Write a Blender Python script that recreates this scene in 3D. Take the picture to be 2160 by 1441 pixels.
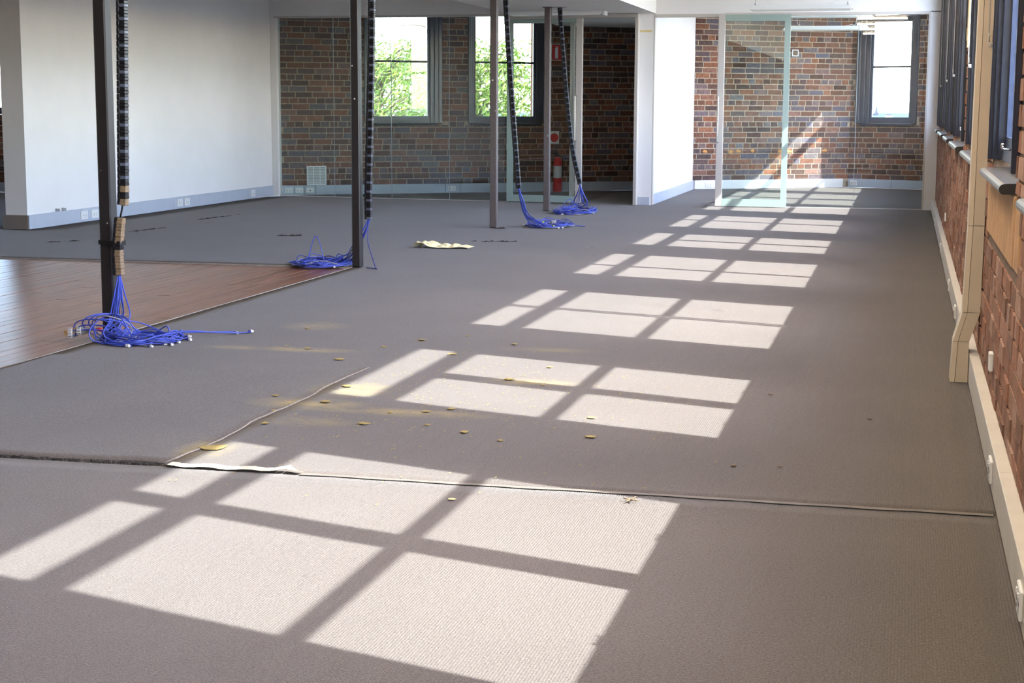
import bpy, bmesh, math, random
from mathutils import Vector, Matrix, noise

# ------------------------------------------------------------------ clear
for o in list(bpy.data.objects): bpy.data.objects.remove(o)
S = bpy.context.scene
COL = S.collection
random.seed(7)

# ------------------------------------------------------------------ camera
FPX, YAW, PIT, ROLL, EYE = 3450.13, 0.235261, 0.143003, 0.0039995, 1.25
_cy, _sy, _cp, _sp = math.cos(YAW), math.sin(YAW), math.cos(PIT), math.sin(PIT)
FW = Vector((-_sy*_cp, _cy*_cp, -_sp)); _r = Vector((_cy, _sy, 0)); _u = _r.cross(FW)
RT = _r*math.cos(ROLL) + _u*math.sin(ROLL); UP = -_r*math.sin(ROLL) + _u*math.cos(ROLL)
cd = bpy.data.cameras.new('camera'); cam = bpy.data.objects.new('camera', cd); COL.objects.link(cam)
cd.sensor_fit = 'HORIZONTAL'; cd.sensor_width = 36; cd.lens = FPX/2160*36; cd.clip_end = 6000; cd.clip_start = .05
cam.matrix_world = Matrix(((RT.x, UP.x, -FW.x, 0), (RT.y, UP.y, -FW.y, 0), (RT.z, UP.z, -FW.z, EYE), (0, 0, 0, 1)))
S.camera = cam
def px(P):
    d = Vector(P) - Vector((0, 0, EYE)); z = d.dot(FW)
    if z < .1: return None
    return 1080 + FPX*d.dot(RT)/z, 720.5 - FPX*d.dot(UP)/z, z

# ------------------------------------------------------------------ light
W = bpy.data.worlds.new('World'); S.world = W; W.use_nodes = True
wn = W.node_tree; wn.nodes.clear()
wo = wn.nodes.new('ShaderNodeOutputWorld'); wb = wn.nodes.new('ShaderNodeBackground')
sky = wn.nodes.new('ShaderNodeTexSky'); sky.sky_type = 'NISHITA'; sky.sun_disc = False
sky.sun_elevation = math.radians(45.3); sky.sun_rotation = math.radians(107.75); sky.dust_density = 1.2; sky.air_density = 1; sky.ozone_density = 1
tint = wn.nodes.new('ShaderNodeMix'); tint.data_type = 'RGBA'; tint.blend_type = 'MULTIPLY'; tint.inputs[0].default_value = 1; tint.inputs[7].default_value = (.965, .965, 1.06, 1)
wn.links.new(sky.outputs[0], tint.inputs[6]); wn.links.new(tint.outputs[2], wb.inputs[0]); wn.links.new(wb.outputs[0], wo.inputs[0])
wb.inputs[1].default_value = 2.9
SUN_A = math.radians(17.75); SUN_M = 1.06
sd = Vector((-1, math.tan(SUN_A), -SUN_M))
sl = bpy.data.lights.new('sun', 'SUN'); so = bpy.data.objects.new('sun', sl); COL.objects.link(so)
so.rotation_euler = sd.to_track_quat('-Z', 'Y').to_euler(); so.location = (12, -4, 12)
sl.energy = 25.0; sl.angle = math.radians(.53); sl.color = (1, 1, .99)
vs = S.view_settings
S.display_settings.display_device = 'sRGB'
vs.view_transform = 'Standard'; vs.look = 'None'; vs.gamma = 1; vs.use_curve_mapping = False; vs.exposure = 0.08

# ------------------------------------------------------------------ helpers
def lin(c):
    f = lambda v: v/12.92 if v <= .04045 else ((v+.055)/1.055)**2.4
    return tuple(f(v/255) for v in c) + (1,)
def mat(name, rgb, rough=.6, var=.0, scale=20, bump=0, bscale=60, metal=0, stretch=None, spec=.5):
    m = bpy.data.materials.new(name); m.use_nodes = True; t = m.node_tree; n = t.nodes; L = t.links
    b = n['Principled BSDF']; b.inputs['Roughness'].default_value = rough; b.inputs['Metallic'].default_value = metal
    b.inputs['Specular IOR Level'].default_value = spec
    c = lin(rgb); b.inputs['Base Color'].default_value = c
    g = n.new('ShaderNodeNewGeometry'); src = g.outputs['Position']
    if stretch:
        mp = n.new('ShaderNodeMapping'); mp.inputs['Scale'].default_value = stretch; L.new(src, mp.inputs[0]); src = mp.outputs[0]
    if var:
        no = n.new('ShaderNodeTexNoise'); no.inputs['Scale'].default_value = scale; no.inputs['Detail'].default_value = 5; L.new(src, no.inputs[0])
        r = n.new('ShaderNodeValToRGB'); L.new(no.outputs[0], r.inputs[0])
        r.color_ramp.elements[0].position = .3; r.color_ramp.elements[1].position = .7
        r.color_ramp.elements[0].color = tuple(v*(1-var) for v in c[:3])+(1,); r.color_ramp.elements[1].color = tuple(min(1, v*(1+var)) for v in c[:3])+(1,)
        L.new(r.outputs[0], b.inputs['Base Color'])
    if bump:
        nb = n.new('ShaderNodeTexNoise'); nb.inputs['Scale'].default_value = bscale; nb.inputs['Detail'].default_value = 4; L.new(src, nb.inputs[0])
        bu = n.new('ShaderNodeBump'); bu.inputs['Strength'].default_value = bump; bu.inputs['Distance'].default_value = .01
        L.new(nb.outputs[0], bu.inputs['Height']); L.new(bu.outputs[0], b.inputs['Normal'])
    return m
def glass_mat(name, tint, ior=1.45):
    m = bpy.data.materials.new(name); m.use_nodes = True; t = m.node_tree; n = t.nodes; L = t.links; n.clear()
    o = n.new('ShaderNodeOutputMaterial'); mx = n.new('ShaderNodeMixShader'); g_ = n.new('ShaderNodeNewGeometry')
    dt = n.new('ShaderNodeVectorMath'); dt.operation = 'DOT_PRODUCT'; L.new(g_.outputs['Incoming'], dt.inputs[0]); L.new(g_.outputs['Normal'], dt.inputs[1])
    ab = n.new('ShaderNodeMath'); ab.operation = 'ABSOLUTE'; L.new(dt.outputs['Value'], ab.inputs[0])
    om = n.new('ShaderNodeMath'); om.operation = 'SUBTRACT'; om.inputs[0].default_value = 1; L.new(ab.outputs[0], om.inputs[1])
    pw = n.new('ShaderNodeMath'); pw.operation = 'POWER'; pw.inputs[1].default_value = 5; L.new(om.outputs[0], pw.inputs[0])
    F0 = ((ior-1)/(ior+1))**2   # reflection of each of the two faces of the sheet
    f = n.new('ShaderNodeMath'); f.operation = 'MULTIPLY_ADD'; f.inputs[1].default_value = 1-F0; f.inputs[2].default_value = F0; L.new(pw.outputs[0], f.inputs[0])
    a = n.new('ShaderNodeBsdfTransparent'); a.inputs[0].default_value = tint; g = n.new('ShaderNodeBsdfGlossy'); g.inputs['Roughness'].default_value = 0.0
    g.inputs[0].default_value = (1, 1, 1, 1)
    L.new(f.outputs[0], mx.inputs[0]); L.new(a.outputs[0], mx.inputs[1]); L.new(g.outputs[0], mx.inputs[2]); L.new(mx.outputs[0], o.inputs[0])
    return m
def brick_mat(name, cols, dirt=.35):
    m = bpy.data.materials.new(name); m.use_nodes = True; t = m.node_tree; n = t.nodes; L = t.links
    b = n['Principled BSDF']; b.inputs['Roughness'].default_value = .9; b.inputs['Specular IOR Level'].default_value = .25
    oi = n.new('ShaderNodeObjectInfo'); g = n.new('ShaderNodeNewGeometry')
    ad = n.new('ShaderNodeMath'); ad.operation = 'ADD'; L.new(oi.outputs['Random'], ad.inputs[0]); L.new(g.outputs['Random Per Island'], ad.inputs[1])
    fr = n.new('ShaderNodeMath'); fr.operation = 'FRACT'; L.new(ad.outputs[0], fr.inputs[0])
    r = n.new('ShaderNodeValToRGB'); r.color_ramp.interpolation = 'LINEAR'; L.new(fr.outputs[0], r.inputs[0])
    el = r.color_ramp.elements
    while len(el) < len(cols): el.new(.5)
    for i, c in enumerate(cols): el[i].position = i/(len(cols)-1); el[i].color = lin(c)
    no = n.new('ShaderNodeTexNoise'); no.inputs['Scale'].default_value = 28; no.inputs['Detail'].default_value = 6; L.new(g.outputs['Position'], no.inputs[0])
    r2 = n.new('ShaderNodeValToRGB'); L.new(no.outputs[0], r2.inputs[0]); r2.color_ramp.elements[0].position = .3; r2.color_ramp.elements[1].position = .72
    r2.color_ramp.elements[0].color = (1-dirt,)*3+(1,); r2.color_ramp.elements[1].color = (1.25, 1.22, 1.2, 1)
    mx = n.new('ShaderNodeMix'); mx.data_type = 'RGBA'; mx.blend_type = 'MULTIPLY'; mx.inputs[0].default_value = 1
    L.new(r.outputs[0], mx.inputs[6]); L.new(r2.outputs[0], mx.inputs[7]); L.new(mx.outputs[2], b.inputs['Base Color'])
    nb = n.new('ShaderNodeTexNoise'); nb.inputs['Scale'].default_value = 90; nb.inputs['Detail'].default_value = 5; L.new(g.outputs['Position'], nb.inputs[0])
    bu = n.new('ShaderNodeBump'); bu.inputs['Strength'].default_value = .5; bu.inputs['Distance'].default_value = .006
    L.new(nb.outputs[0], bu.inputs['Height']); L.new(bu.outputs[0], b.inputs['Normal'])
    return m

class MB:
    """collects faces in world space (or in a frame M) and links them as one mesh"""
    def __init__(s, M=None): s.v = []; s.f = []; s.M = M; s.sm = False
    def add(s, vs_, fs_):
        b = len(s.v)
        for p in vs_: s.v.append(tuple(s.M @ Vector(p)) if s.M else tuple(p))
        s.f += [tuple(b+i for i in q) for q in fs_]
        return s
    def box(s, x0, x1, y0, y1, z0, z1, bev=0):
        x0, x1 = min(x0, x1), max(x0, x1); y0, y1 = min(y0, y1), max(y0, y1); z0, z1 = min(z0, z1), max(z0, z1)
        if bev:
            bm = bmesh.new(); bmesh.ops.create_cube(bm, size=1)
            for v in bm.verts: v.co = Vector(((x0+x1)/2+v.co.x*(x1-x0), (y0+y1)/2+v.co.y*(y1-y0), (z0+z1)/2+v.co.z*(z1-z0)))
            bmesh.ops.bevel(bm, geom=list(bm.edges), offset=bev, segments=1, affect='EDGES', profile=.5)
            bm.verts.index_update()
            s.add([tuple(v.co) for v in bm.verts], [[v.index for v in f.verts] for f in bm.faces]); bm.free(); return s
        return s.add([(x0,y0,z0),(x1,y0,z0),(x1,y1,z0),(x0,y1,z0),(x0,y0,z1),(x1,y0,z1),(x1,y1,z1),(x0,y1,z1)],
                     [(0,3,2,1),(4,5,6,7),(0,1,5,4),(1,2,6,5),(2,3,7,6),(3,0,4,7)])
    def hexa(s, p): # 8 points, bottom loop then top loop
        return s.add(p, [(0,3,2,1),(4,5,6,7),(0,1,5,4),(1,2,6,5),(2,3,7,6),(3,0,4,7)])
    def prism(s, pts, ax, a, b):
        """polygon pts in the two other axes extruded along ax from a to b"""
        def P(u, v, w): return (w,u,v) if ax == 'x' else (u,w,v) if ax == 'y' else (u,v,w)
        k = len(pts)
        return s.add([P(u,v,a) for u,v in pts]+[P(u,v,b) for u,v in pts],
                     [tuple(range(k))[::-1], tuple(range(k,2*k))]+[(i,(i+1)%k,k+(i+1)%k,k+i) for i in range(k)])
    def tube(s, pts, r, k=6, cap=True):
        pts = [Vector(p) for p in pts]; n = len(pts); rs = r if isinstance(r, (list, tuple)) else [r]*n
        up = Vector((0,0,1)); t0 = (pts[1]-pts[0]).normalized()
        if abs(t0.dot(up)) > .9: up = Vector((1,0,0))
        a = t0.cross(up).normalized(); V = []; F = []
        for i in range(n):
            t = (pts[min(i+1,n-1)]-pts[max(i-1,0)])
            if t.length < 1e-9: t = Vector((0,0,1))
            t.normalize(); a = (a - t*a.dot(t))
            if a.length < 1e-6: a = t.orthogonal()
            a.normalize(); b = t.cross(a)
            for j in range(k):
                q = 2*math.pi*j/k; V.append(pts[i]+(a*math.cos(q)+b*math.sin(q))*rs[i])
        for i in range(n-1):
            for j in range(k): F.append((i*k+j, i*k+(j+1)%k, (i+1)*k+(j+1)%k, (i+1)*k+j))
        if cap: F += [tuple(range(k))[::-1], tuple(range((n-1)*k, n*k))]
        s.sm = True
        return s.add(V, F)
    def lathe(s, prof, c, k=20):
        """profile (r, z) turned round a vertical axis at c"""
        V = []; F = []; n = len(prof)
        for r, z in prof:
            for j in range(k): q = 2*math.pi*j/k; V.append((c[0]+r*math.cos(q), c[1]+r*math.sin(q), c[2]+z))
        for i in range(n-1):
            for j in range(k): F.append((i*k+j, i*k+(j+1)%k, (i+1)*k+(j+1)%k, (i+1)*k+j))
        F += [tuple(range(k))[::-1], tuple(range((n-1)*k, n*k))]
        return s.add(V, F)
    def disc_y(s, cx, y0, y1, cz, r, k=24):
        return s.prism([(cx+r*math.cos(2*math.pi*j/k), cz+r*math.sin(2*math.pi*j/k)) for j in range(k)], 'y', y0, y1)
    def build(s, name, m, parent=None, smooth=None):
        me = bpy.data.meshes.new(name); off = wloc(parent) if parent else Vector((0,0,0))
        me.from_pydata([tuple(Vector(p)-off) for p in s.v], [], s.f); me.update()
        if isinstance(m, (list, tuple)):
            for q in m: me.materials.append(q)
        else: me.materials.append(m)
        if smooth if smooth is not None else s.sm:
            for p in me.polygons: p.use_smooth = True
        o = bpy.data.objects.new(name, me); COL.objects.link(o)
        if parent: o.parent = parent
        return o
def wloc(o):
    v = Vector((0,0,0))
    while o: v += o.location; o = o.parent
    return v
def tag(o, label, cat, group=None, kind=None):
    o['label'] = label; o['category'] = cat
    if group: o['group'] = group
    if kind: o['kind'] = kind
    return o
def empty(name, loc, label=None, cat=None, group=None, kind=None):
    o = bpy.data.objects.new(name, None); COL.objects.link(o); o.location = loc; o.empty_display_size = .1
    if label: tag(o, label, cat, group, kind)
    return o
def struct(o, label, cat): return tag(o, label, cat, kind='structure')
def frame(O, d):
    """local x = along the wall, y = out through the wall away from the room, z = up"""
    d = Vector((d[0], d[1], 0)).normalized(); n = Vector((-d.y, d.x, 0))
    return Matrix(((d.x, n.x, 0, O[0]), (d.y, n.y, 0, O[1]), (0, 0, 1, 0), (0, 0, 0, 1)))
def smooth_path(P, sub=6):
    P = [Vector(p) for p in P]; Q = [P[0]*2-P[1]]+P+[P[-1]*2-P[-2]]; out = []
    for i in range(1, len(Q)-2):
        a, b, c, d = Q[i-1], Q[i], Q[i+1], Q[i+2]
        for k in range(sub):
            t = k/sub
            out.append(.5*((2*b)+(c-a)*t+(2*a-5*b+4*c-d)*t*t+(3*b-a-3*c+d)*t**3))
    out.append(P[-1]); return out

# ------------------------------------------------------------------ materials
M_white = mat('white_wall_paint', (226, 224, 222), .65, .02, 3)
M_ceil = mat('ceiling_paint', (242, 238, 232), .8, .02, 2)
M_skirt = mat('grey_skirting_metal', (176, 183, 194), .45, .03, 8)
M_skirt_w = mat('cream_skirting_duct', (196, 190, 180), .5, .06, 6)
M_cream = mat('cream_duct_paint', (184, 172, 152), .55, .03, 10)
M_alu = mat('beige_aluminium', (190, 184, 177), .4, .02, 20)
M_green = mat('pale_green_glass_band', (150, 168, 160), .2, .02, 4)
M_navy = mat('navy_frame_paint', (32, 38, 54), .28, .12, 12, .08, 40)
M_navy_sash = mat('navy_sash_paint', (38, 48, 70), .3, .10, 12, .08, 40)
M_sill = mat('mottled_sill_paint', (92, 92, 94), .3, .25, 14, .1, 40)  # mottled grey, paler than the navy frames
M_black = mat('black_plastic_and_sill_shade', (28, 27, 28), .4, .2, 30)  # black extinguisher parts; on the sill ends it is painted-in shade
M_steel_lit = mat('steel_paint_lit', (92, 84, 82), .42, .10, 30, .03, 80)  # same steel as the near columns, lightened for light on the far fronts
M_steel = mat('steel_paint_shaded', (40, 36, 36), .42, .10, 30, .03, 80)  # shade of the near column fronts put into the colour
M_spine = mat('black_spine_plastic', (26, 26, 30), .32, .1, 60)
M_spine_l = mat('grey_spine_plastic', (84, 90, 104), .3, .1, 60)
M_spine_t = mat('tan_spine_tone', (128, 108, 84), .45, .2, 40)  # tan tone of the lower vertebrae on the nearest spine
M_blue = mat('blue_cable_sheath', (66, 84, 184), .38)
M_bluedk = mat('dark_blue_cable_sheath', (42, 54, 128), .4)
M_grey = mat('grey_cable_sheath', (140, 140, 146), .45)
M_whitep = mat('white_plastic', (222, 222, 220), .4)
M_greyp = mat('grey_plastic', (150, 152, 150), .45)
M_pin = mat('dark_slot', (60, 62, 66), .5)
M_brass = mat('brass_pin', (190, 150, 80), .35, metal=1)
M_redt = mat('red_tape', (225, 48, 28), .5)
M_yell = mat('lime_tape', (190, 210, 40), .5)
M_strap = mat('black_strap_fabric', (18, 18, 19), .8)
M_tape = mat('cream_masking_tape', (214, 204, 178), .7, .08, 40)
M_tape2 = mat('dusty_seam_tape', (98, 92, 85), .8, .10, 25)
M_paper = mat('cream_paper', (226, 216, 172), .7, .06, 30)
M_foam = mat('yellow_foam', (142, 124, 72), .9, .2, 90)
M_cord = mat('grey_bead_chain', (150, 146, 138), .4)
M_orange = mat('orange_render', (196, 140, 78), .9, .15, 40)
M_hook = mat('dull_clear_plastic', (150, 146, 138), .4)
M_joint = mat('silicone_joint', (150, 160, 162), .3)
M_tan = mat('tan_plastic', (190, 170, 130), .5)
M_chrome = mat('brushed_steel', (205, 205, 200), .22, metal=1)
M_red = mat('signal_red', (206, 44, 38), .5)
M_sand = mat('sandstone', (178, 138, 98), .9, .22, 22, .6, 120, stretch=(1, 1, .45))
M_mortar = mat('lime_mortar', (164, 148, 126), .95, .3, 30, .3, 120)
M_mortar_r = mat('dusty_mortar', (112, 92, 76), .95, .25, 40, .5, 120)
M_dark = mat('dark_frayed_pile', (46, 42, 40), .95, .3, 200)
M_leaf = mat('willow_leaf', (112, 132, 46), .6, .35, 3)
M_bark = mat('bark', (92, 78, 62), .9, .2, 8)
M_hill = mat('distant_scrub', (50, 62, 56), .95, .3, .02)
M_ground = mat('street_ground', (128, 128, 120), .95, .1, .1)
M_stone = mat('distant_stone', (66, 66, 74), .9)
M_outer = mat('outer_red_brick', (176, 120, 88), .9, .2, 9)
M_lamp = mat('luminaire_white', (236, 236, 232), .35)
M_diff = mat('frosted_diffuser', (240, 240, 236), .3)
M_insect = mat('dry_twig', (104, 84, 60), .8)
G_win = glass_mat('window_glass', (.96, .975, .98, 1))
G_part = glass_mat('partition_glass', (.93, .965, .95, 1), 1.5)
B_end = brick_mat('end_wall_brick', [(96,66,52),(122,82,64),(84,62,54),(110,104,106),(132,84,60),(92,78,76),(74,54,46),(140,96,72),(98,94,104),(88,58,46)])
B_right = brick_mat('window_wall_brick', [(132,96,78),(150,108,88),(120,90,76),(164,134,118),(142,98,76),(112,82,68),(156,120,100)], .3)

def carpet_material():
    m = bpy.data.materials.new('grey_brown_loop_carpet'); m.use_nodes = True; t = m.node_tree; n = t.nodes; L = t.links
    b = n['Principled BSDF']; b.inputs['Roughness'].default_value = .95; b.inputs['Specular IOR Level'].default_value = .1
    b.inputs['Sheen Weight'].default_value = .16; b.inputs['Sheen Roughness'].default_value = .28; b.inputs['Sheen Tint'].default_value = (1, .98, .95, 1)
    g = n.new('ShaderNodeNewGeometry')
    f = n.new('ShaderNodeTexNoise'); f.inputs['Scale'].default_value = 140; f.inputs['Detail'].default_value = 3; L.new(g.outputs['Position'], f.inputs[0])
    r = n.new('ShaderNodeValToRGB'); L.new(f.outputs[0], r.inputs[0]); r.color_ramp.elements[0].position = .3; r.color_ramp.elements[1].position = .7
    r.color_ramp.elements[0].color = lin((77, 72, 68)); r.color_ramp.elements[1].color = lin((103, 97, 92))
    big = n.new('ShaderNodeTexNoise'); big.inputs['Scale'].default_value = 1.3; big.inputs['Detail'].default_value = 4; L.new(g.outputs['Position'], big.inputs[0])
    rb = n.new('ShaderNodeValToRGB'); L.new(big.outputs[0], rb.inputs[0]); rb.color_ramp.elements[0].position = .3; rb.color_ramp.elements[1].position = .7
    rb.color_ramp.elements[0].color = (.93, .93, .93, 1); rb.color_ramp.elements[1].color = (1.03, 1.03, 1.03, 1)
    mx = n.new('ShaderNodeMix'); mx.data_type = 'RGBA'; mx.blend_type = 'MULTIPLY'; mx.inputs[0].default_value = 1
    L.new(r.outputs[0], mx.inputs[6]); L.new(rb.outputs[0], mx.inputs[7])
    # yellow foam dust lying in streaks
    last = None
    for (x, y, rx, ry, k) in [(-3.0,7.88,.34,.10,.9),(-3.36,7.86,.22,.09,.7),(-3.25,8.75,.22,.22,.6),(-2.42,6.42,.30,.16,1),(-2.36,6.80,.22,.22,.8),
                              (-1.98,6.33,.46,.10,.8),(-1.64,7.2,.28,.10,.7),(-2.46,5.45,.12,.22,.8),(-2.30,6.05,.26,.12,.5),(-1.75,8.2,.3,.1,.4)]:
        s = n.new('ShaderNodeVectorMath'); s.operation = 'SUBTRACT'; s.inputs[1].default_value = (x, y, 0); L.new(g.outputs['Position'], s.inputs[0])
        q = n.new('ShaderNodeVectorMath'); q.operation = 'MULTIPLY'; q.inputs[1].default_value = (1/rx, 1/ry, 0); L.new(s.outputs[0], q.inputs[0])
        l = n.new('ShaderNodeVectorMath'); l.operation = 'LENGTH'; L.new(q.outputs[0], l.inputs[0])
        mr = n.new('ShaderNodeMapRange'); mr.inputs[1].default_value = 0; mr.inputs[2].default_value = 1; mr.inputs[3].default_value = k; mr.inputs[4].default_value = 0
        L.new(l.outputs['Value'], mr.inputs[0])
        if last is None: last = mr.outputs[0]
        else:
            a = n.new('ShaderNodeMath'); a.operation = 'MAXIMUM'; L.new(last, a.inputs[0]); L.new(mr.outputs[0], a.inputs[1]); last = a.outputs[0]
    dn = n.new('ShaderNodeTexNoise'); dn.inputs['Scale'].default_value = 9; dn.inputs['Detail'].default_value = 6; dn.inputs['Roughness'].default_value = .7
    mpn = n.new('ShaderNodeMapping'); mpn.inputs['Scale'].default_value = (.8, 1.0, 1); L.new(g.outputs['Position'], mpn.inputs[0]); L.new(mpn.outputs[0], dn.inputs[0])
    rn = n.new('ShaderNodeMapRange'); rn.inputs[1].default_value = .32; rn.inputs[2].default_value = .58; L.new(dn.outputs[0], rn.inputs[0])
    mu = n.new('ShaderNodeMath'); mu.operation = 'MULTIPLY'; L.new(last, mu.inputs[0]); L.new(rn.outputs[0], mu.inputs[1])
    m2 = n.new('ShaderNodeMix'); m2.data_type = 'RGBA'; L.new(mu.outputs[0], m2.inputs[0]); L.new(mx.outputs[2], m2.inputs[6]); m2.inputs[7].default_value = lin((146, 130, 84))
    L.new(m2.outputs[2], b.inputs['Base Color'])
    # ribs and loops
    wv = n.new('ShaderNodeTexWave'); wv.wave_type = 'BANDS'; wv.bands_direction = 'X'; wv.inputs['Scale'].default_value = 40; wv.inputs['Distortion'].default_value = 1.2
    wv.inputs['Detail'].default_value = 1; wv.inputs['Detail Scale'].default_value = 3; L.new(g.outputs['Position'], wv.inputs[0])
    vo = n.new('ShaderNodeTexNoise'); vo.inputs['Scale'].default_value = 210; vo.inputs['Detail'].default_value = 2; L.new(g.outputs['Position'], vo.inputs[0])
    ma = n.new('ShaderNodeMath'); ma.operation = 'MULTIPLY_ADD'; ma.inputs[1].default_value = .35; L.new(wv.outputs['Fac'], ma.inputs[0]); L.new(vo.outputs[0], ma.inputs[2])
    bu = n.new('ShaderNodeBump'); bu.inputs['Strength'].default_value = .55; bu.inputs['Distance'].default_value = .005
    L.new(ma.outputs[0], bu.inputs['Height']); L.new(bu.outputs[0], b.inputs['Normal'])
    return m
M_carpet = carpet_material()

def timber_material():
    m = bpy.data.materials.new('red_brown_floorboard'); m.use_nodes = True; t = m.node_tree; n = t.nodes; L = t.links
    b = n['Principled BSDF']; b.inputs['Roughness'].default_value = .28; b.inputs['Specular IOR Level'].default_value = .55
    g = n.new('ShaderNodeNewGeometry'); oi = n.new('ShaderNodeObjectInfo')
    mp = n.new('ShaderNodeMapping'); mp.inputs['Scale'].default_value = (14, 1.1, 1); L.new(g.outputs['Position'], mp.inputs[0])
    no = n.new('ShaderNodeTexNoise'); no.inputs['Scale'].default_value = 2.2; no.inputs['Detail'].default_value = 8; no.inputs['Roughness'].default_value = .65; L.new(mp.outputs[0], no.inputs[0])
    r = n.new('ShaderNodeValToRGB'); L.new(no.outputs[0], r.inputs[0]); r.color_ramp.elements[0].position = .3; r.color_ramp.elements[1].position = .72
    r.color_ramp.elements[0].color = lin((104, 70, 54)); r.color_ramp.elements[1].color = lin((160, 116, 94))
    r2 = n.new('ShaderNodeValToRGB'); L.new(oi.outputs['Random'], r2.inputs[0])
    r2.color_ramp.elements[0].color = (.75, .70, .66, 1); r2.color_ramp.elements[1].color = (1.1, 1.06, 1.02, 1)
    mx = n.new('ShaderNodeMix'); mx.data_type = 'RGBA'; mx.blend_type = 'MULTIPLY'; mx.inputs[0].default_value = 1
    L.new(r.outputs[0], mx.inputs[6]); L.new(r2.outputs[0], mx.inputs[7]); L.new(mx.outputs[2], b.inputs['Base Color'])
    bu = n.new('ShaderNodeBump'); bu.inputs['Strength'].default_value = .15; bu.inputs['Distance'].default_value = .01; L.new(no.outputs[0], bu.inputs['Height']); L.new(bu.outputs[0], b.inputs['Normal'])
    return m
M_timber = timber_material()

# ------------------------------------------------------------------ setting out (metres; camera over the origin, y along the window wall)
CEIL = 3.30
F_END = frame((-8.5, 21.6), (1, .65)); L_END = 9.064      # long splayed brick end wall
F_BAY = frame((-.9, 26.54), (1.26, -.54)); L_BAY = 1.40  # short return with its window
F_RIGHT = frame((.355, 26.05), (0, -1))                  # window wall, runs towards the viewer
F_PART = frame((-8.5, 21.456), (1, -.135))               # glazed partition, left part
RZ = [(1.130, 1.878), (1.924, 2.673), (2.7825, 3.05)]    # pane rows: lower sash, upper sash, toplight

def wall_slab(name, F, u0, u1, z0, z1, v0, v1, openings, m, label, cat='wall'):
    us = sorted({u0, u1, *[a for o in openings for a in o[:2] if u0 < a < u1]}); mb = MB(F)
    for a, b in zip(us, us[1:]):
        c = (a+b)/2; cuts = sorted([(o[2], o[3]) for o in openings if o[0] < c < o[1]]); z = z0
        for (p, q) in cuts:
            if p > z: mb.box(a, b, v0, v1, z, p)
            z = q
        if z < z1: mb.box(a, b, v0, v1, z, z1)
    return struct(mb.build(name, m), label, cat)

def brick_unit(seed):
    rnd = random.Random(seed); j = lambda a: rnd.uniform(-a, a)
    me = bpy.data.meshes.new('brick'); V = []
    for y, s in ((.5, .5), (-.42, .5), (-.5, .49)):
        for sx_, sz in ((-1,-1),(1,-1),(1,1),(-1,1)):
            V.append((sx_*s*(1 if y > 0 else 1+j(.018)), y+(j(.05) if y < -.4 else 0), sz*(s if y > -.4 else s*.965)*(1 if y > 0 else 1+j(.05))))
    F = [(0,1,2,3)]
    for a in (0, 4):
        for i in range(4): F.append((a+i, a+4+i, a+4+(i+1)%4, a+(i+1)%4))
    F.append((11,10,9,8)); me.from_pydata(V, [], F); me.update(); return me
UNITS = [brick_unit(i) for i in range(6)]
def brick_wall(wall, F, length, z0, z1, openings, course, seed, m, dep=.03, proud=.008, keep=300, brick=(.232, .112), skip=None, vary=1):
    rnd = random.Random(seed); rows = int((z1-z0)/course); out = []
    for k in range(rows+1):
        za, zb = z0+k*course, min(z1, z0+(k+1)*course)-.0105
        if zb-za < .03: continue
        hd = k % 4 == 2; bl = brick[1] if hd else brick[0]
        u = -rnd.choice((0, .5, .25))*bl - rnd.uniform(0, .03)
        while u < length:
            w = bl if rnd.random() > .08 else (brick[1] if not hd else brick[1]*1.0)
            w += rnd.uniform(-.008, .008)
            a, b = max(u, 0), min(u+w, length); u += w+.0128
            segs = [(a, b, za, zb)]
            for o in openings:
                ns = []
                for (p, q, r, s) in segs:
                    if q <= o[0] or p >= o[1] or s <= o[2] or r >= o[3]: ns.append((p, q, r, s)); continue
                    if r < o[2] - .03: ns.append((p, q, r, o[2]-.006)); continue
                    if s > o[3] + .03: ns.append((p, q, o[3]+.006, s)); continue
                    if p < o[0] - .03: ns.append((p, o[0]-.004, r, s))
                    if q > o[1] + .03: ns.append((o[1]+.004, q, r, s))
                segs = ns
            for (p, q, r, s) in segs:
                if q-p > .035: out.append((p, q, r, s, vary*rnd.uniform(-.001, .0014), rnd.randrange(6)))
    def size(bk):
        P = [px(F @ Vector((u, -proud, z))) for u, z in ((bk[0], bk[2]), (bk[1], bk[2]), (bk[0], bk[3]))]
        if any(q is None for q in P): return 0
        cx, cy = P[0][0], P[0][1]
        if not (-15 < max(P[0][0], P[1][0]) and min(P[0][0], P[1][0]) < 2175 and -10 < cy and P[2][1] < 1450): return 0
        if skip and skip(cx, cy): return 0
        return abs(P[0][0]-P[1][0])*abs(P[0][1]-P[2][1])
    out.sort(key=size, reverse=True)
    ang = math.atan2(F[1][0], F[0][0]); rest = MB()
    for i, (p, q, r, s, dy, k) in enumerate(out):
        c = F @ Vector(((p+q)/2, dep/2-proud+dy, (r+s)/2))
        if i < keep and size((p, q, r, s)) > 40:
            o = bpy.data.objects.new('brick', UNITS[k]); COL.objects.link(o); o.location = c - wloc(wall)
            o.rotation_euler = (0, 0, ang); o.scale = (q-p, dep, s-r); o.parent = wall
            if not UNITS[k].materials: UNITS[k].materials.append(m)
            o.material_slots[0].link = 'OBJECT'; o.material_slots[0].material = m
        else:
            X = Matrix.Translation(c) @ Matrix.Rotation(ang, 4, 'Z') @ Matrix.Diagonal((q-p, dep, s-r, 1))
            rest.add([tuple(X @ v.co) for v in UNITS[k].vertices], [tuple(f.vertices) for f in UNITS[k].polygons])
    o = rest.build('brickwork', m, wall); o['kind'] = 'stuff'

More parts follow.
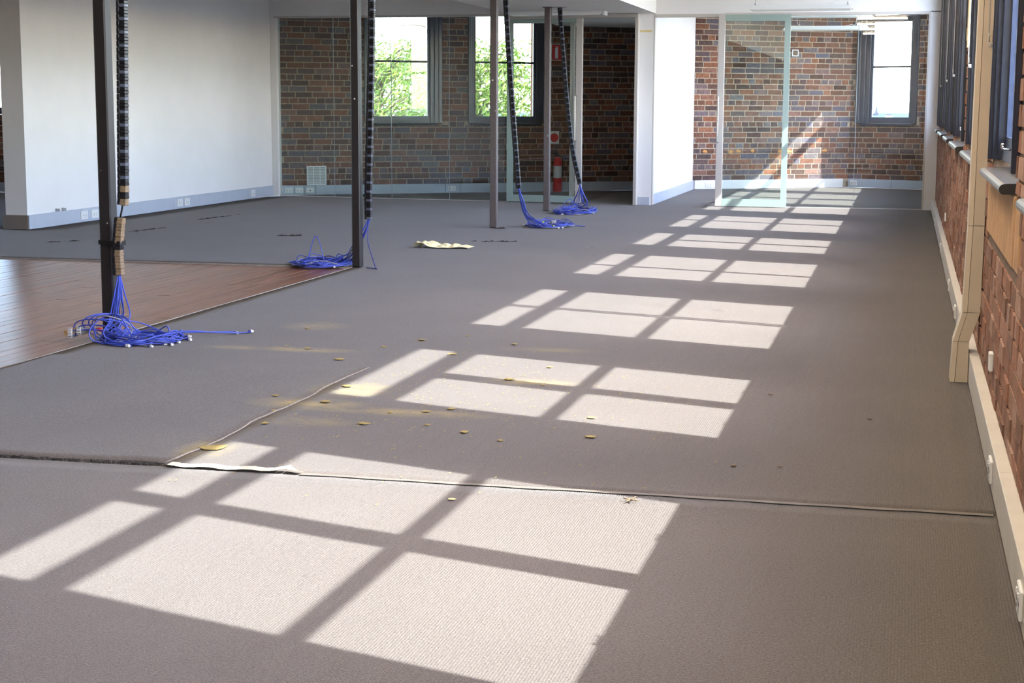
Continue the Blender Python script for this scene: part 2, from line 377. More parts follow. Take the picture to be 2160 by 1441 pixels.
def window(n, F, lits, jl, jr, label, rows=RZ, top_mull=True, sill=True, depth=.14, lift=True, sill_out=.055, caps=True):
    """timber window: box frame, sashes with their panes, toplight, bullnosed sill"""
    base = F @ Vector(((lits[0][0]+lits[-1][1])/2, 0, rows[0][0]))
    r = struct(empty('window_%d' % n, base), label, 'window')
    a, b = lits[0][0], lits[-1][1]; e = .036; v0, v1 = -.022, depth; zb, zt = rows[0][0]-.095, rows[-1][1]
    f = MB(F)
    # jambs in three steps, architrave proud of the wall
    for s, x, w in ((-1, a-e, jl), (1, b+e, jr)):
        f.box(x, x+s*w*.34, .012, v1, zb, zt+e, .003); f.box(x+s*w*.34, x+s*w*.7, -.008, v1, zb, zt+e, .003); f.box(x+s*w*.7, x+s*w, v0, v1, zb, zt+e, .004)
    f.box(a-e, b+e, -.008, v1, zt+e, zt+.066)
    f.box(a-e, b+e, .03, v1, zb, rows[0][0]-.05)
    o1 = f.build('frame', M_navy, r)
    t = MB(F); t.box(a-e, b+e, .03, .09, rows[1][1]+.03, rows[2][0]-.03, .004); t.build('transom', M_navy, r)
    for (p, q) in zip(lits, lits[1:]):
        if q[0]-p[1] > .09: MB(F).box(p[1]+.032, q[0]-.032, .03, .09, zb, zt if top_mull else rows[1][1]+.03, .004).build('mullion', M_navy, r)
    for k, (z0, z1) in enumerate(rows):
        cells = lits if (k < 2 or top_mull) else [(a, b)]
        for i, (p, q) in enumerate(cells):
            el = e if i == 0 else min(.032, (p-cells[i-1][1])/2)
            er = e if i == len(cells)-1 else min(.032, (cells[i+1][0]-q)/2)
            s = MB(F); lo = .05 if k == 0 else .023 if k == 1 else .03; hi = .023 if k == 0 else .03
            s.box(p-el, p, .045, .082, z0-lo, z1+hi); s.box(q, q+er, .045, .082, z0-lo, z1+hi)
            s.box(p, q, .045, .082, z0-lo, z0); s.box(p, q, .045, .082, z1, z1+hi)
            so_ = s.build('toplight' if k == 2 else 'sash', M_navy_sash, r)
            MB(F).box(p, q, .062, .066, z0, z1).build('pane', G_win, so_)
            if k == 0 and lift:
                h = MB(F); c = (p+q)/2
                for d in (-.03, .03): h.tube(smooth_path([F.inverted() @ (F @ Vector((c+d, .045, z0-.044))), (c+d, .018, z0-.042), (c+d, .010, z0-.034), (c+d, .014, z0-.02)], 4), .004, 6)
                h.tube([(c-.036, .012, z0-.034), (c+.036, .012, z0-.034)], .004, 6); h.build('sash_lift', M_chrome, so_)
    if sill:
        s = MB(F); so2 = -sill_out
        pr = [(.10, .965), (.10, 1.004), (so2+.018, 1.0)] + [(so2+.018-.018*math.sin(t*math.pi/6), .982+.018*math.cos(t*math.pi/6)) for t in range(1, 7)] + [(so2+.018, .965)]
        x0, x1 = a-e-jl*.6, b+e+jr*.6
        s.prism(pr, 'x', x0+.006, x1-.006); s.build('sill', M_sill if caps else M_navy, r)
        if caps:
            for x in (x0, x1-.006): MB(F).prism(pr, 'x', x, x+.006).build('sill_end', M_black, r)  # end faces of the same sill, blackened to stand for their shade
    return r

# ------------------------------------------------------------------ floor
fl = struct(MB().box(-16, .5, -6.2, 27, -.16, -.03).build('floor', mat('subfloor', (96, 66, 50), .8, .2, 6)), 'old timber floor slab beneath the carpet', 'floor')
rb = random.Random(3)
x = -10.2
while x < -4.16:
    w = .088; y = 3.0 + rb.uniform(-1.6, 0)
    while y < 12.1:
        l = rb.uniform(2.2, 3.6); y0, y1 = max(y, 3.0), min(y+l, 12.1)
        if y1-y0 > .2: MB().box(x+.0012, x+w-.0012, y0+.001, y1-.001, -.030, -.009+rb.uniform(-.0012, .0008), .0015).build('floorboard', M_timber, fl)
        y += l
    x += w
# carpets: grids with a slight lie of the cloth, sides turned down
def lie(x, y):
    z = .0024*noise.noise(Vector((x*2.1, y*1.1, 3.1))) + .0012*noise.noise(Vector((x*7, y*3, 9.)))
    z += .0025*math.exp(-((y-5.05)/.12)**2)*(.6+.4*noise.noise(Vector((x*2, 0, 0))))
    z += .0035*math.exp(-((x+.80)/.03)**2)*(1 if y > 9 else 0)
    return z
def carpet(name, patches, step, label, zf=None, thick=.028):
    bm = bmesh.new(); cache = {}
    def V(x, y):
        k = (round(x, 3), round(y, 3))
        if k not in cache: cache[k] = bm.verts.new((x, y, lie(x, y) + (zf(x, y) if zf else 0)))
        return cache[k]
    for xs, ylo, yhi, ny in patches:
        for xa, xb in zip(xs, xs[1:]):
            for j in range(ny):
                g = lambda x_, t: ylo(x_) + (yhi(x_)-ylo(x_))*t/ny
                bm.faces.new((V(xa, g(xa, j)), V(xb, g(xb, j)), V(xb, g(xb, j+1)), V(xa, g(xa, j+1))))
    be = [e for e in bm.edges if e.is_boundary]; r = bmesh.ops.extrude_edge_only(bm, edges=be)
    for v in r['geom']:
        if isinstance(v, bmesh.types.BMVert): v.co.z = -thick
    bmesh.ops.recalc_face_normals(bm, faces=bm.faces)
    me = bpy.data.meshes.new(name); bm.to_mesh(me); bm.free(); me.materials.append(M_carpet)
    for p in me.polygons: p.use_smooth = abs(p.normal.z) > .5
    o = bpy.data.objects.new(name, me); COL.objects.link(o); return tag(o, label, 'carpet')
def lsp(a, b, n): return [a+(b-a)*i/n for i in range(n+1)]
K = lambda c: (lambda x: c)
xsA = lsp(-2.5, .309, 22); xsB = lsp(-4.17, -2.5, 13); xsC1 = lsp(-13.38, -8.85, 12); xsC2 = lsp(-8.55, -4.17, 12)
def yend(x):
    if x < -8.52: return 21.1
    if x < -.9: return 21.6+.65*(x+8.5)-.025
    return 26.54-.54/1.26*(x+.9)-.03
xsD = lsp(-15.2, -8.56, 12)
cp_main = carpet('carpet', [
    (xsA, K(5.146), K(7.7), 30), (xsA, K(7.7), K(12.06), 40), (xsB, K(5.146+22*2.554/30), K(7.7), 8), (xsB, K(7.7), K(12.06), 40),
    (xsA, K(12.06), K(20.4), 60), (xsB, K(12.06), K(20.4), 60), (xsC1+xsC2, K(12.06), K(12.06+20*8.34/60), 20), (xsC1, K(12.06+20*8.34/60), K(20.4), 40), (xsC2, K(12.06+20*8.34/60), K(20.4), 40)] +
    [(xsA, K(20.4), yend, 30), (xsB, K(20.4), yend, 24), (xsC2, K(20.4), yend, 18), (xsC1, K(20.4), K(21.1), 5)],
    .1, 'large grey brown carpet running back to the brick end wall')
carpet('carpet', [(lsp(-9, -4.17, 24) + xsB[1:] + xsA[1:], K(-6), (lambda x_: 5.145 if x_ > -2.52 else 5.138), 90)], .1, 'front strip of carpet nearest the viewer, before the taped seam')
rj = random.Random(11)
jag = {round(x_, 3): rj.uniform(-.006, .01) for x_ in lsp(-4.17, -2.49, 40)}
def flapz(x, y):
    e = math.exp(-((x+2.49)/.10)**2) + math.exp(-((y-5.17)/.10)**2)
    return (.0018 + .0025*min(1, e)*max(0, min(1, (7.3-y)/1.2))) if y < 7.3 else .0018-.008*(y-7.3)/.42
fp = carpet('carpet_flap', [(lsp(-4.168, -2.49, 40), lambda x_: 5.172+jag.get(round(x_, 3), 0)+.012*math.sin(x_*9), K(7.72), 26)], .1,
            'lifted left flap of carpet with a cut edge beside the timber floor', flapz)
ed = MB(); pts = [(-2.484+.010*math.sin(y*7)+rj.uniform(-.004, .004), y, .003) for y in lsp(5.2, 7.4, 26)]
ed.tube(pts, [.0032*(1-max(0, (p[1]-7)/.75)) + .0006 for p in pts], 5); ed.build('backing_edge', mat('carpet_backing', (138, 128, 118), .9, .2, 60), fp)
fz = MB()
for i in range(240):
    x_ = -4.15+1.75*rj.random(); h = rj.uniform(.002, .008) if x_ < -3.0 or rj.random() < .3 else .005
    y_ = 5.145+rj.uniform(0, .03); fz.tube([(x_, y_, -.012), (x_+rj.uniform(-.012, .012), y_+rj.uniform(-.006, .006), h*.6), (x_+rj.uniform(-.02, .02), y_+rj.uniform(-.01, .01), h)], .0016, 4)
o = fz.build('frayed_pile', M_dark, fp); o['kind'] = 'stuff'
# pale edging where the timber begins
tr = MB(); tr.box(-4.175, -4.169, 7.0, 12.055, -.026, .0035); tr.box(-13.2, -4.17, 12.054, 12.060, -.026, .0025); tr.build('carpet_edging', mat('pale_carpet_edge', (150, 144, 134), .8, .1, 30), cp_main)
# torn slits in the far carpet
sl_ = MB()
for (xa, ya, xb, yb) in [(-7.524,16.647,-7.44,17.667),(-7.572,13.493,-7.386,13.768),(-5.855,14.799,-5.659,14.857),(-7.46,14.823,-7.357,15.518),(-3.885,14.679,-3.491,14.738),(-4.09,16.33,-4.02,16.34)]:
    k = 16
    for i in range(k):
        t = i/k; w = .022*rj.random()**2+.006
        if rj.random() < .35: continue
        cx, cy = xa+(xb-xa)*t+rj.uniform(-.01, .01), ya+(yb-ya)*t+rj.uniform(-.03, .03)
        sl_.add([(cx-.03, cy-w, .004), (cx+.03, cy-w*.5, .004), (cx+.025, cy+w, .004+rj.random()*.012), (cx-.02, cy+w*.7, .004)], [(0,1,2,3)])
o = sl_.build('torn_pile', M_dark, cp_main); o['kind'] = 'stuff'

# ------------------------------------------------------------------ window wall (right)
WIN = [  # lit panes along y (near, far) for each window, and whether its toplight is divided
    ([(-3.30,-2.40),(-2.32,-1.42)], True), ([(-.32,.58),(.66,1.56)], True),
    ([(2.93,3.75),(3.89,4.71)], True), ([(5.78,6.40),(6.54,7.16)], False), ([(8.18,9.07),(9.16,10.06)], True),
    ([(11.19,11.89),(11.96,12.91)], True), ([(13.93,14.57),(14.67,15.34)], False), ([(16.29,17.31),(17.41,18.21)], True),
    ([(19.26,20.50)], True), ([(21.14,22.25),(22.49,23.68)], True), ([(24.42,25.72)], True)]
names = ['out of sight behind the viewer, farther', 'out of sight behind the viewer, nearer', 'nearest window at the right edge, only its sill end in view',
         'nearest full window beside the cream cable riser, with metal sash lift', 'first window beyond the cream cable riser', 'second window beyond the cream cable riser',
         'third window beyond the cream cable riser', 'fourth window beyond the cream cable riser', 'last window before the glazed partition',
         'first window inside the right glazed room', 'last window inside the right glazed room by the brick end wall']
opens = []; wl = []
for lits, tm in WIN:
    u = sorted([(26.05-b, 26.05-a) for a, b in lits]); wl.append(u); opens.append((u[0][0]-.135, u[-1][1]+.135, .965, 3.116))
wr_ = wall_slab('wall_right', F_RIGHT, 0, 32.2, 0, CEIL, .005, .16, opens, M_mortar_r, 'brick window wall along the right side of the room')
sand = []
for k_, o in enumerate(opens): sand.append((o[0]-.15, o[1]+.28, .715, .965) if k_ in (2, 3) else (o[1]-.55, o[1]+.02, .80, .965) if k_ == 4 else (0, 0, 0, 0))
brick_wall(wr_, F_RIGHT, 26.2, .02, CEIL-.01, [(o[0], o[1], .965, o[3]) for o in opens] + [q for q in sand if q[3]], .0835, 5, B_right, dep=.03, proud=.003, keep=300, vary=3.2)
for i, (s, o) in enumerate(zip(sand, opens)):
    c = s[0]+.2
    if s[3] == 0: continue
    if i not in (2, 3):
        MB(F_RIGHT).box(s[0]+.006, s[1]-.006, -.003, .05, s[2]+.006, s[3]-.004, .006).build('sandstone_block', M_sand, wr_); continue
    MB(F_RIGHT).box(s[0]+.006, o[1]+.02, -.006, .05, s[2]+.006, s[3]-.004, .006).build('sandstone_block', M_sand, wr_)
    MB(F_RIGHT).box(o[1]+.03, s[1]-.006, -.003, .05, s[2]+.008, s[3]-.03, .006).build('sandstone_block', M_sand, wr_)
for i, (u, (l, tm)) in enumerate(zip(wl, WIN)):
    window(i+1, F_RIGHT, u, .10, .10, 'navy sash window with panes, '+names[i], top_mull=tm)
# skirting duct on the window wall
sk = MB(); segs = [(-6, -1.2), (-1.2, 2.35), (2.35, 5.15), (5.15, 7.62), (7.62, 8.25), (8.25, 11.0), (11.0, 13.9), (13.9, 16.9), (16.9, 20.74)]
bs = struct(empty('baseboard_right', (.335, 10, 0)), 'cream skirting duct along the foot of the window wall', 'baseboard')
for a, b in segs: MB().box(.31, .354, a+.0015, b-.0015, .002, .137, .003).build('duct_cover', M_skirt_w, bs)
MB().box(.312, .354, 20.95, 26.0, .002, .137).build('duct_cover', M_skirt_w, bs)

# ------------------------------------------------------------------ brick end wall
W1 = [(1.33, 2.14)]; W2 = [(2.86, 3.76)]; W3 = [(.345, .96)]
op_e = [(1.20, 2.345, .985, 3.06), (2.74, 3.92, .985, 3.06)]
we = wall_slab('wall_end', F_END, -.05, L_END+.05, 0, CEIL, .0015, .30, op_e, M_mortar, 'splayed dark brick end wall seen through the glass partition')
hide = lambda x_, y_: y_ < 25 or 1345 < x_ < 1462 or x_ < 586
brick_wall(we, F_END, L_END, .135, CEIL-.01, op_e, .0815, 21, B_end, dep=.034, proud=.003, keep=300, skip=hide)
wb_ = wall_slab('wall_bay', F_BAY, -.02, L_BAY, 0, CEIL, .0015, .30, [(.08, 1.11, .985, 3.06)], M_mortar, 'short brick return wall around the far right window')
brick_wall(wb_, F_BAY, L_BAY, .135, CEIL-.01, [(.08, 1.11, .985, 3.06)], .0815, 22, B_end, dep=.034, proud=.003, keep=300, skip=lambda x_, y_: y_ < 25)
RE = [(1.10, 1.86), (1.888, 2.56), (2.665, 3.0)]
window(21, F_END, W1, .10, .17, 'navy sash window in the end wall left of the brick pier', rows=RE, caps=False, lift=False, depth=.12)
window(22, F_END, W2, .085, .125, 'navy sash window in the end wall right of the brick pier', rows=RE, caps=False, lift=False, depth=.12)
window(23, F_BAY, W3, .22, .11, 'navy sash window at far right with distant skyline beyond', rows=RE, caps=False, lift=False, depth=.12)
for nm, F, o in (('trim_1', F_END, op_e[0]), ('trim_2', F_END, op_e[1]), ('trim_3', F_BAY, (.08, 1.11, .985, 3.06))):
    mb = MB(F); mb.box(o[0]+.02, o[0]+.16, .13, .32, o[2], o[3]); mb.box(o[1]-.10, o[1], .13, .32, o[2], o[3])
    struct(mb.build(nm, M_outer), {'trim_1': 'red brick outer reveal of the left end window', 'trim_2': 'red brick outer reveal of the right end window', 'trim_3': 'red brick outer reveal of the far right window'}[nm], 'reveal')
pr_ = random.Random(9)
for u in (6.55, 6.78, 6.98, 7.12, 7.36, 7.86, 7.98, 8.62):   # flaking orange render on one course
    zc = .575+pr_.uniform(-.01, .01); w = pr_.uniform(.03, .075); n = 9
    MB(F_END).prism([(u+w*(1+pr_.uniform(-.3, .2))*math.cos(2*math.pi*k/n), zc+.030*(1+pr_.uniform(-.5, .2))*math.sin(2*math.pi*k/n)) for k in range(n)], 'y', -.0065, -.002).build('render_patch', M_orange, we)
# skirting on end walls
for nm, F, sg, lab in (('baseboard_end', F_END, [(.0, .16), (.165, .30), (.305, .47), (.475, 2.38), (2.385, 2.6), (2.605, 5.45)], 'pale grey skirting duct below the left end wall windows'),
                       ('baseboard_room', F_END, [(6.36, 6.72), (6.725, 8.14), (8.145, 8.95)], 'pale skirting duct below the sunlit brick of the right room'),
                       ('baseboard_bay', F_BAY, [(.02, .75), (.755, 1.345)], 'pale skirting duct below the far right window')):
    b_ = struct(empty(nm, F @ Vector(((sg[0][0]+sg[-1][1])/2, -.02, 0))), lab, 'baseboard')
    for a, b in sg: MB(F).box(a, b, -.045, .004, .003, .135, .002).build('duct_cover', M_skirt if nm != 'baseboard_room' else M_whitep, b_)

# ------------------------------------------------------------------ plastered walls, ceiling, beam
struct(MB().box(-8.81, -8.57, 14.85, 21.50, 0, CEIL).build('wall_left', M_white), 'long plain white wall on the left', 'wall')
bl = struct(empty('baseboard_left', (-8.56, 18, 0)), 'blue grey metal skirting along the white left wall', 'baseboard')
for a, b in [(14.835, 15.93), (15.935, 16.62), (16.625, 18.2), (18.205, 18.95), (18.955, 20.5), (20.505, 20.8), (20.805, 21.44)]:
    MB().box(-8.57, -8.552, a, b, .002, .145, .002).build('skirting_cover', M_skirt, bl)
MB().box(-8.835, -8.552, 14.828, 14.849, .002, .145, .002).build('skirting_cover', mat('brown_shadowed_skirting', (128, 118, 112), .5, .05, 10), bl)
wp = MB(); p8 = lambda a, b, v0, v1, za, zb, zc: wp.M and wp.hexa([(a, v0, za), (b, v0, zb), (b, v1, zb), (a, v1, za), (a, v0, zc), (b, v0, zc), (b, v1, zc), (a, v1, zc)])
wp.M = F_PART
zt = lambda u: 2.44 - .04*u/5.2
p8(-.06, 5.21, -.05, .05, zt(0), zt(5.21), CEIL)           # bulkhead over the left glass
wp.box(-.06, .0, -.05, .05, 0, 2.45)
wp.M = None
wp.box(-3.165, .352, 20.80, 20.90, 2.40, CEIL)              # bulkhead over the right glass
wp.box(.215, .352, 20.80, 20.90, .0, 2.41)
struct(wp.build('wall_front', M_white), 'white bulkhead wall above and beside the glazed partition', 'wall')
struct(MB().box(-3.352, -3.170, 20.79, 25.0, 0, CEIL).build('wall_between', M_white), 'white wall dividing the two glazed rooms', 'wall')
b_ = struct(empty('baseboard_between', (-3.2, 21, 0)), 'grey skirting round the white dividing wall', 'baseboard')
MB().box(-3.17, -3.152, 20.86, 25.0, .002, .135, .002).build('skirting_cover', M_skirt, b_)
MB().box(-3.340, -3.182, 20.772, 20.79, .002, .105, .002).build('skirting_cover', M_skirt, b_)
MB().box(-3.34, -3.18, 20.786, 20.79, 2.18, 2.205).build('tape_mark', mat('old_yellow_tape', (214, 196, 140), .7), b_)['label'] = 'faint yellow tape mark'
struct(MB().box(-16, .5, -6.2, 27.2, CEIL, CEIL+.12).build('ceiling', M_ceil), 'plain pale ceiling over the whole room', 'ceiling')
struct(MB().box(-4.97, -3.14, -6, 20.86, 2.41, CEIL).build('trim_beam', M_ceil), 'boxed white ceiling beam above the steel columns', 'beam')
mb = MB(); mb.prism([(-5.0, 20.98), (-3.36, 20.82), (-3.36, 24.9), (-5.0, 23.84)], 'z', 2.41, CEIL)
struct(mb.build('trim_soffit', M_ceil), 'lowered soffit continuing behind the sliding door', 'soffit')
# unseen sides of the room, with their windows
wbk = MB(); wbk.box(-16, .5, -6.2, -6.0, 0, CEIL)
struct(wbk.build('wall_back', M_white), 'plain white wall behind the viewer', 'wall')
F_OUT = frame((-15.4, 21.4), (0, -1)); F_OUT = Matrix(((0, -1, 0, -13.4), (1, 0, 0, -6.2), (0, 0, 1, 0), (0, 0, 0, 1)))
ops = [(.4+2.75*k, 2.8+2.75*k, .85, 3.1) for k in (8,)]
wo_ = wall_slab('wall_far_left', F_OUT, 0, 27.6, 0, CEIL, .01, .2, ops, M_mortar_r, 'brick outer wall beyond the white left wall')
F_FL = frame((-13.38, 21.2), (1, 0))
wf = wall_slab('wall_corner', F_FL, 0, 4.58, 0, CEIL, .01, .25, [(.35, 3.1, 1.10, 3.0)], M_mortar, 'dark brick wall glimpsed past the end of the white wall')
brick_wall(wf, F_FL, 4.58, .135, CEIL-.01, [(.35, 3.1, 1.10, 3.0)], .0815, 31, B_end, keep=40)
struct(MB().box(-13.38, -8.82, 21.16, 21.198, .002, .135).build('baseboard_corner', M_skirt), 'pale skirting below the brick glimpsed at far left', 'baseboard')
window(31, F_FL, [(.45, 1.6), (1.78, 3.0)], .09, .09, 'bright window glimpsed at the far left edge', rows=[(1.2, 1.88), (1.92, 2.5), (2.6, 2.9)], sill=False, lift=False)

# ------------------------------------------------------------------ glazed partition
gl = tag(empty('glass_partition', F_PART @ Vector((1.8, 0, 0))), 'left glazed partition of four frameless panes before the dark brick', 'partition')
U = [.036, .882, 1.748, 2.597, 3.50]
for a, b in zip(U, U[1:]):
    g = MB(F_PART); g.hexa([(a+.002, -.005, .01), (b-.002, -.005, .01), (b-.002, .005, .01), (a+.002, .005, .01), (a+.002, -.005, zt(a)), (b-.002, -.005, zt(b)), (b-.002, .005, zt(b)), (a+.002, .005, zt(a))])
    g.build('pane', G_part, gl)
for a in U[1:4]: MB(F_PART).box(a-.0025, a+.0025, -.0055, .0055, .012, zt(a)-.012).build('glass_joint', M_joint, gl)
f = MB(F_PART); f.box(.0, .036, -.05, .05, .002, zt(0)); f.build('end_frame', M_white, gl)
f = MB(F_PART); f.hexa([(.0, -.056, zt(0)-.012), (3.44, -.056, zt(3.44)-.012), (3.44, .05, zt(3.44)-.012), (.0, .05, zt(0)-.012), (.0, -.056, zt(0)+.014), (3.44, -.056, zt(3.44)+.014), (3.44, .05, zt(3.44)+.014), (.0, .05, zt(0)+.014)])
f.build('head_channel', M_alu, gl)
MB(F_PART).box(.036, 3.44, -.012, .012, .001, .010).build('floor_channel', M_alu, gl)
def d_handle(F, u, v, z0, z1, parent):
    h = MB(F); h.tube(smooth_path([(u, v, z0), (u, v-.05, z0+.004), (u, v-.055, z0+.03), (u, v-.055, (z0+z1)/2), (u, v-.055, z1-.03), (u, v-.05, z1-.004), (u, v, z1)], 5), .009, 8)
    return h.build('pull_handle', M_chrome, parent)
d1 = struct(empty('door_1', F_PART @ Vector((4.0, -.06, 0))), 'sliding glass door slid left beside the doorway to the dark brick', 'door')
a, b = 3.443, 4.475; v0, v1 = -.075, -.035
MB(F_PART).box(a, a+.08, v0, v1, .012, 2.36).build('stile', M_green, d1)
MB(F_PART).box(b-.085, b, v0, v1, .012, 2.36, .004).build('stile', M_alu, d1)['label'] = 'beige handle stile'
MB(F_PART).box(a+.08, b-.085, v0, v1, .012, .102).build('rail', M_green, d1)
MB(F_PART).box(a+.08, b-.085, v0, v1, 2.305, 2.36).build('rail', M_green, d1)
MB(F_PART).box(a+.08, b-.085, -.059, -.051, .102, 2.305).build('pane', G_part, d1)
d_handle(F_PART, b-.075, v0, .81, 1.384, d1)
MB(F_PART).box(4.295, 4.342, -.03, .05, .004, 2.38, .003).build('fixed_post', M_alu, d1)
MB(F_PART).box(3.44, 5.21, -.085, .05, 2.36, 2.405).build('head_track', M_alu, d1)
MB(F_PART).box(5.165, 5.205, -.05, .05, .004, 2.36).build('jamb', M_alu, d1)
d2 = struct(empty('door_2', (-1.9, 20.78, 0)), 'sliding glass door in the right partition, half open', 'door')
MB().box(-2.345, -2.262, 20.755, 20.795, .008, 2.385, .004).build('stile', M_alu, d2)['label'] = 'beige handle stile'
MB().box(-1.527, -1.456, 20.755, 20.795, .008, 2.385).build('stile', M_green, d2)
MB().box(-2.262, -1.527, 20.755, 20.795, .008, .10).build('rail', M_green, d2)
MB().box(-2.262, -1.527, 20.755, 20.795, 2.305, 2.385).build('rail', M_green, d2)
MB().box(-2.262, -1.527, 20.771, 20.779, .10, 2.305).build('pane', G_part, d2)
d_handle(frame((-2.325, 20.755), (1, 0)), 0.0, 0.0, .808, 1.383, d2)
MB().box(-3.15, -2.262, 20.79, 20.86, 2.36, 2.40).build('head_track', M_alu, d2)
MB().box(-3.168, -3.148, 20.80, 20.89, .004, 2.40).build('jamb', M_alu, d2)
gr = tag(empty('glass_partition', (-.65, 20.85, 0)), 'right glazed partition of two frameless panes before the sunlit brick', 'partition')
for a, b in ((-2.26, -.637), (-.633, .194)): MB().box(a, b, 20.845, 20.855, .01, 2.39).build('pane', G_part, gr)
MB().box(-.6375, -.6325, 20.844, 20.856, .012, 2.38).build('glass_joint', M_joint, gr)
MB().box(.194, .215, 20.80, 20.90, .002, 2.40).build('end_frame', M_alu, gr)
MB().box(-2.262, .215, 20.796, 20.90, 2.375, 2.408).build('head_channel', M_alu, gr)
MB().box(-2.26, .194, 20.84, 20.86, .001, .010).build('floor_channel', M_alu, gr)

# ------------------------------------------------------------------ steel columns
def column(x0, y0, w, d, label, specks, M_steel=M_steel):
    c = tag(empty('steel_column', (x0+w/2, y0+d/2, 0)), label, 'column', 'steel columns in a row')
    MB().box(x0, x0+w, y0, y0+d, .004, 2.41, .007).build('shaft', M_steel, c)
    MB().box(x0-.02, x0+w+.02, y0-.02, y0+d+.02, 2.402, 2.4105).build('cap_plate', M_steel, c)
    for (t, z, r) in specks:
        MB().disc_y(x0+w*t, y0-.0018, y0+.001, z, r, 8).build('paint_fleck', M_whitep, c)
column(-4.205, 8.02, .070, .080, 'nearest steel column, darkened for shade, with strap and bundled spine', [(.7, .62, .003), (.3, .9, .002)])
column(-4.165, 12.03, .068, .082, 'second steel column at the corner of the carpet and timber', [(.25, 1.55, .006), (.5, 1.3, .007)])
column(-4.165, 16.36, .074, .072, 'third steel column with blue cables spread to its right', [(.4, 1.51, .009), (.8, 1.2, .005)], M_steel_lit)
column(-4.230, 19.22, .074, .072, 'farthest steel column, close to the sliding glass door', [(.7, .9, .006)], M_steel_lit)

# ------------------------------------------------------------------ cable spines
def spine(path, step, label, tan_below=None, gap=None, bend=None):
    P = smooth_path(path, 24); s = tag(empty('cable_spine', P[-1]), label, 'cable spine', 'black cable spines by the columns')
    # walk down the path and set a vertebra every step
    i = 0
    R_ = [P[0]]; acc = 0
    for a, b in zip(P, P[1:]):
        L = (b-a).length; d = step/6-acc
        while d <= L: R_.append(a.lerp(b, d/L)); d += step/6
        acc = L-(d-step/6)
    P = R_
    for q_ in range(3, len(P)-1, 6):
        t = (P[q_+1]-P[q_-1]).normalized(); c = P[q_]
        if gap and gap[0] < c.z < gap[1]: continue
        x_ = (Vector((1, 0, 0)) - t*t.x).normalized(); y_ = t.cross(x_)
        X = Matrix(((x_.x, y_.x, -t.x, c.x), (x_.y, y_.y, -t.y, c.y), (x_.z, y_.z, -t.z, c.z), (0, 0, 0, 1)))
        h = step*.5; i += 1
        v = MB(X); v.box(-.010, .026, -.022, .022, -h, h*.02, .003); v.box(-.009, .025, -.020, .020, -h*.02, h, .003)
        v.box(-.026, -.009, -.014, .019, -h*.98, h*.98, .003); v.box(-.012, -.004, -.004, .010, -h*.5, h*.3)
        m = M_spine_t if (tan_below and c.z < tan_below and i % 6) else (M_spine_l if i % 2 else M_spine)
        o = v.build('vertebra', [M_spine if m is not M_spine_t else M_spine_t, m, M_spine], s)
        for k, p in enumerate(o.data.polygons):
            n6 = 26
            p.material_index = 1 if k < n6 else 0 if k < 2*n6 else 2
    r = MB(); r.tube(P, .005, 6); r.build('core_cord', M_spine, s)
    return s, P
sp = []
sp.append(spine([(-4.020,8.0,2.41),(-4.023,8.0,1.79),(-4.029,8.0,1.498),(-4.039,8.0,1.127),(-4.047,8.0,.802),(-4.055,8.0,.711),(-4.074,8.0,.625),(-4.090,8.0,.472),(-4.087,8.0,.353)], .0345,
                'black and tan cable spine strapped to the nearest column', .83, (.665, .705)))
sp.append(spine([(-4.005,12.1,2.41),(-4.010,12.1,2.045),(-4.018,12.1,1.618),(-4.034,12.1,1.078),(-4.050,12.1,.605),(-4.052,12.1,.359)], .0345, 'black cable spine hanging against the second column'))
sp.append(spine([(-4.012,16.4,2.41),(-4.009,16.4,2.313),(-3.983,16.4,1.887),(-3.941,16.4,1.316),(-3.899,16.4,.788),(-3.867,16.4,.410)], .0345, 'black cable spine slanting down beside the third column'))
sp.append(spine([(-4.060,19.3,2.41),(-4.022,19.3,1.941),(-3.965,19.3,1.329),(-3.896,19.3,.769),(-3.793,19.3,.308)], .0345, 'black cable spine bowing down beside the farthest column'))
pl = MB().box(-4.15, -3.98, 19.22, 19.38, 2.404, 2.4095).build('cable_outlet_plate', M_alu); tag(pl, 'small plate on the beam where the farthest spine hangs', 'plate')
# strap round the first column and its spine
st = MB(); z0, z1 = .505, .528
ring = [(-4.209, 8.014), (-4.062, 7.972), (-4.056, 8.03), (-4.132, 8.104), (-4.209, 8.104)]
inn = [(-4.206, 8.0185), (-4.064, 7.977), (-4.060, 8.028), (-4.134, 8.101), (-4.206, 8.101)]
V = [(p[0], p[1], z) for z in (z0, z1) for p in ring]+[(p[0], p[1], z) for z in (z0, z1) for p in inn]; k = 5
F = []
for i in range(k):
    j = (i+1) % k; F += [(i, j, 5+j, 5+i), (10+j, 10+i, 15+i, 15+j), (5+i, 5+j, 15+j, 15+i), (j, i, 10+i, 10+j)]
st.add(V, F); tag(st.build('cable_strap', M_strap), 'black fabric strap holding the spine to the nearest column', 'strap')

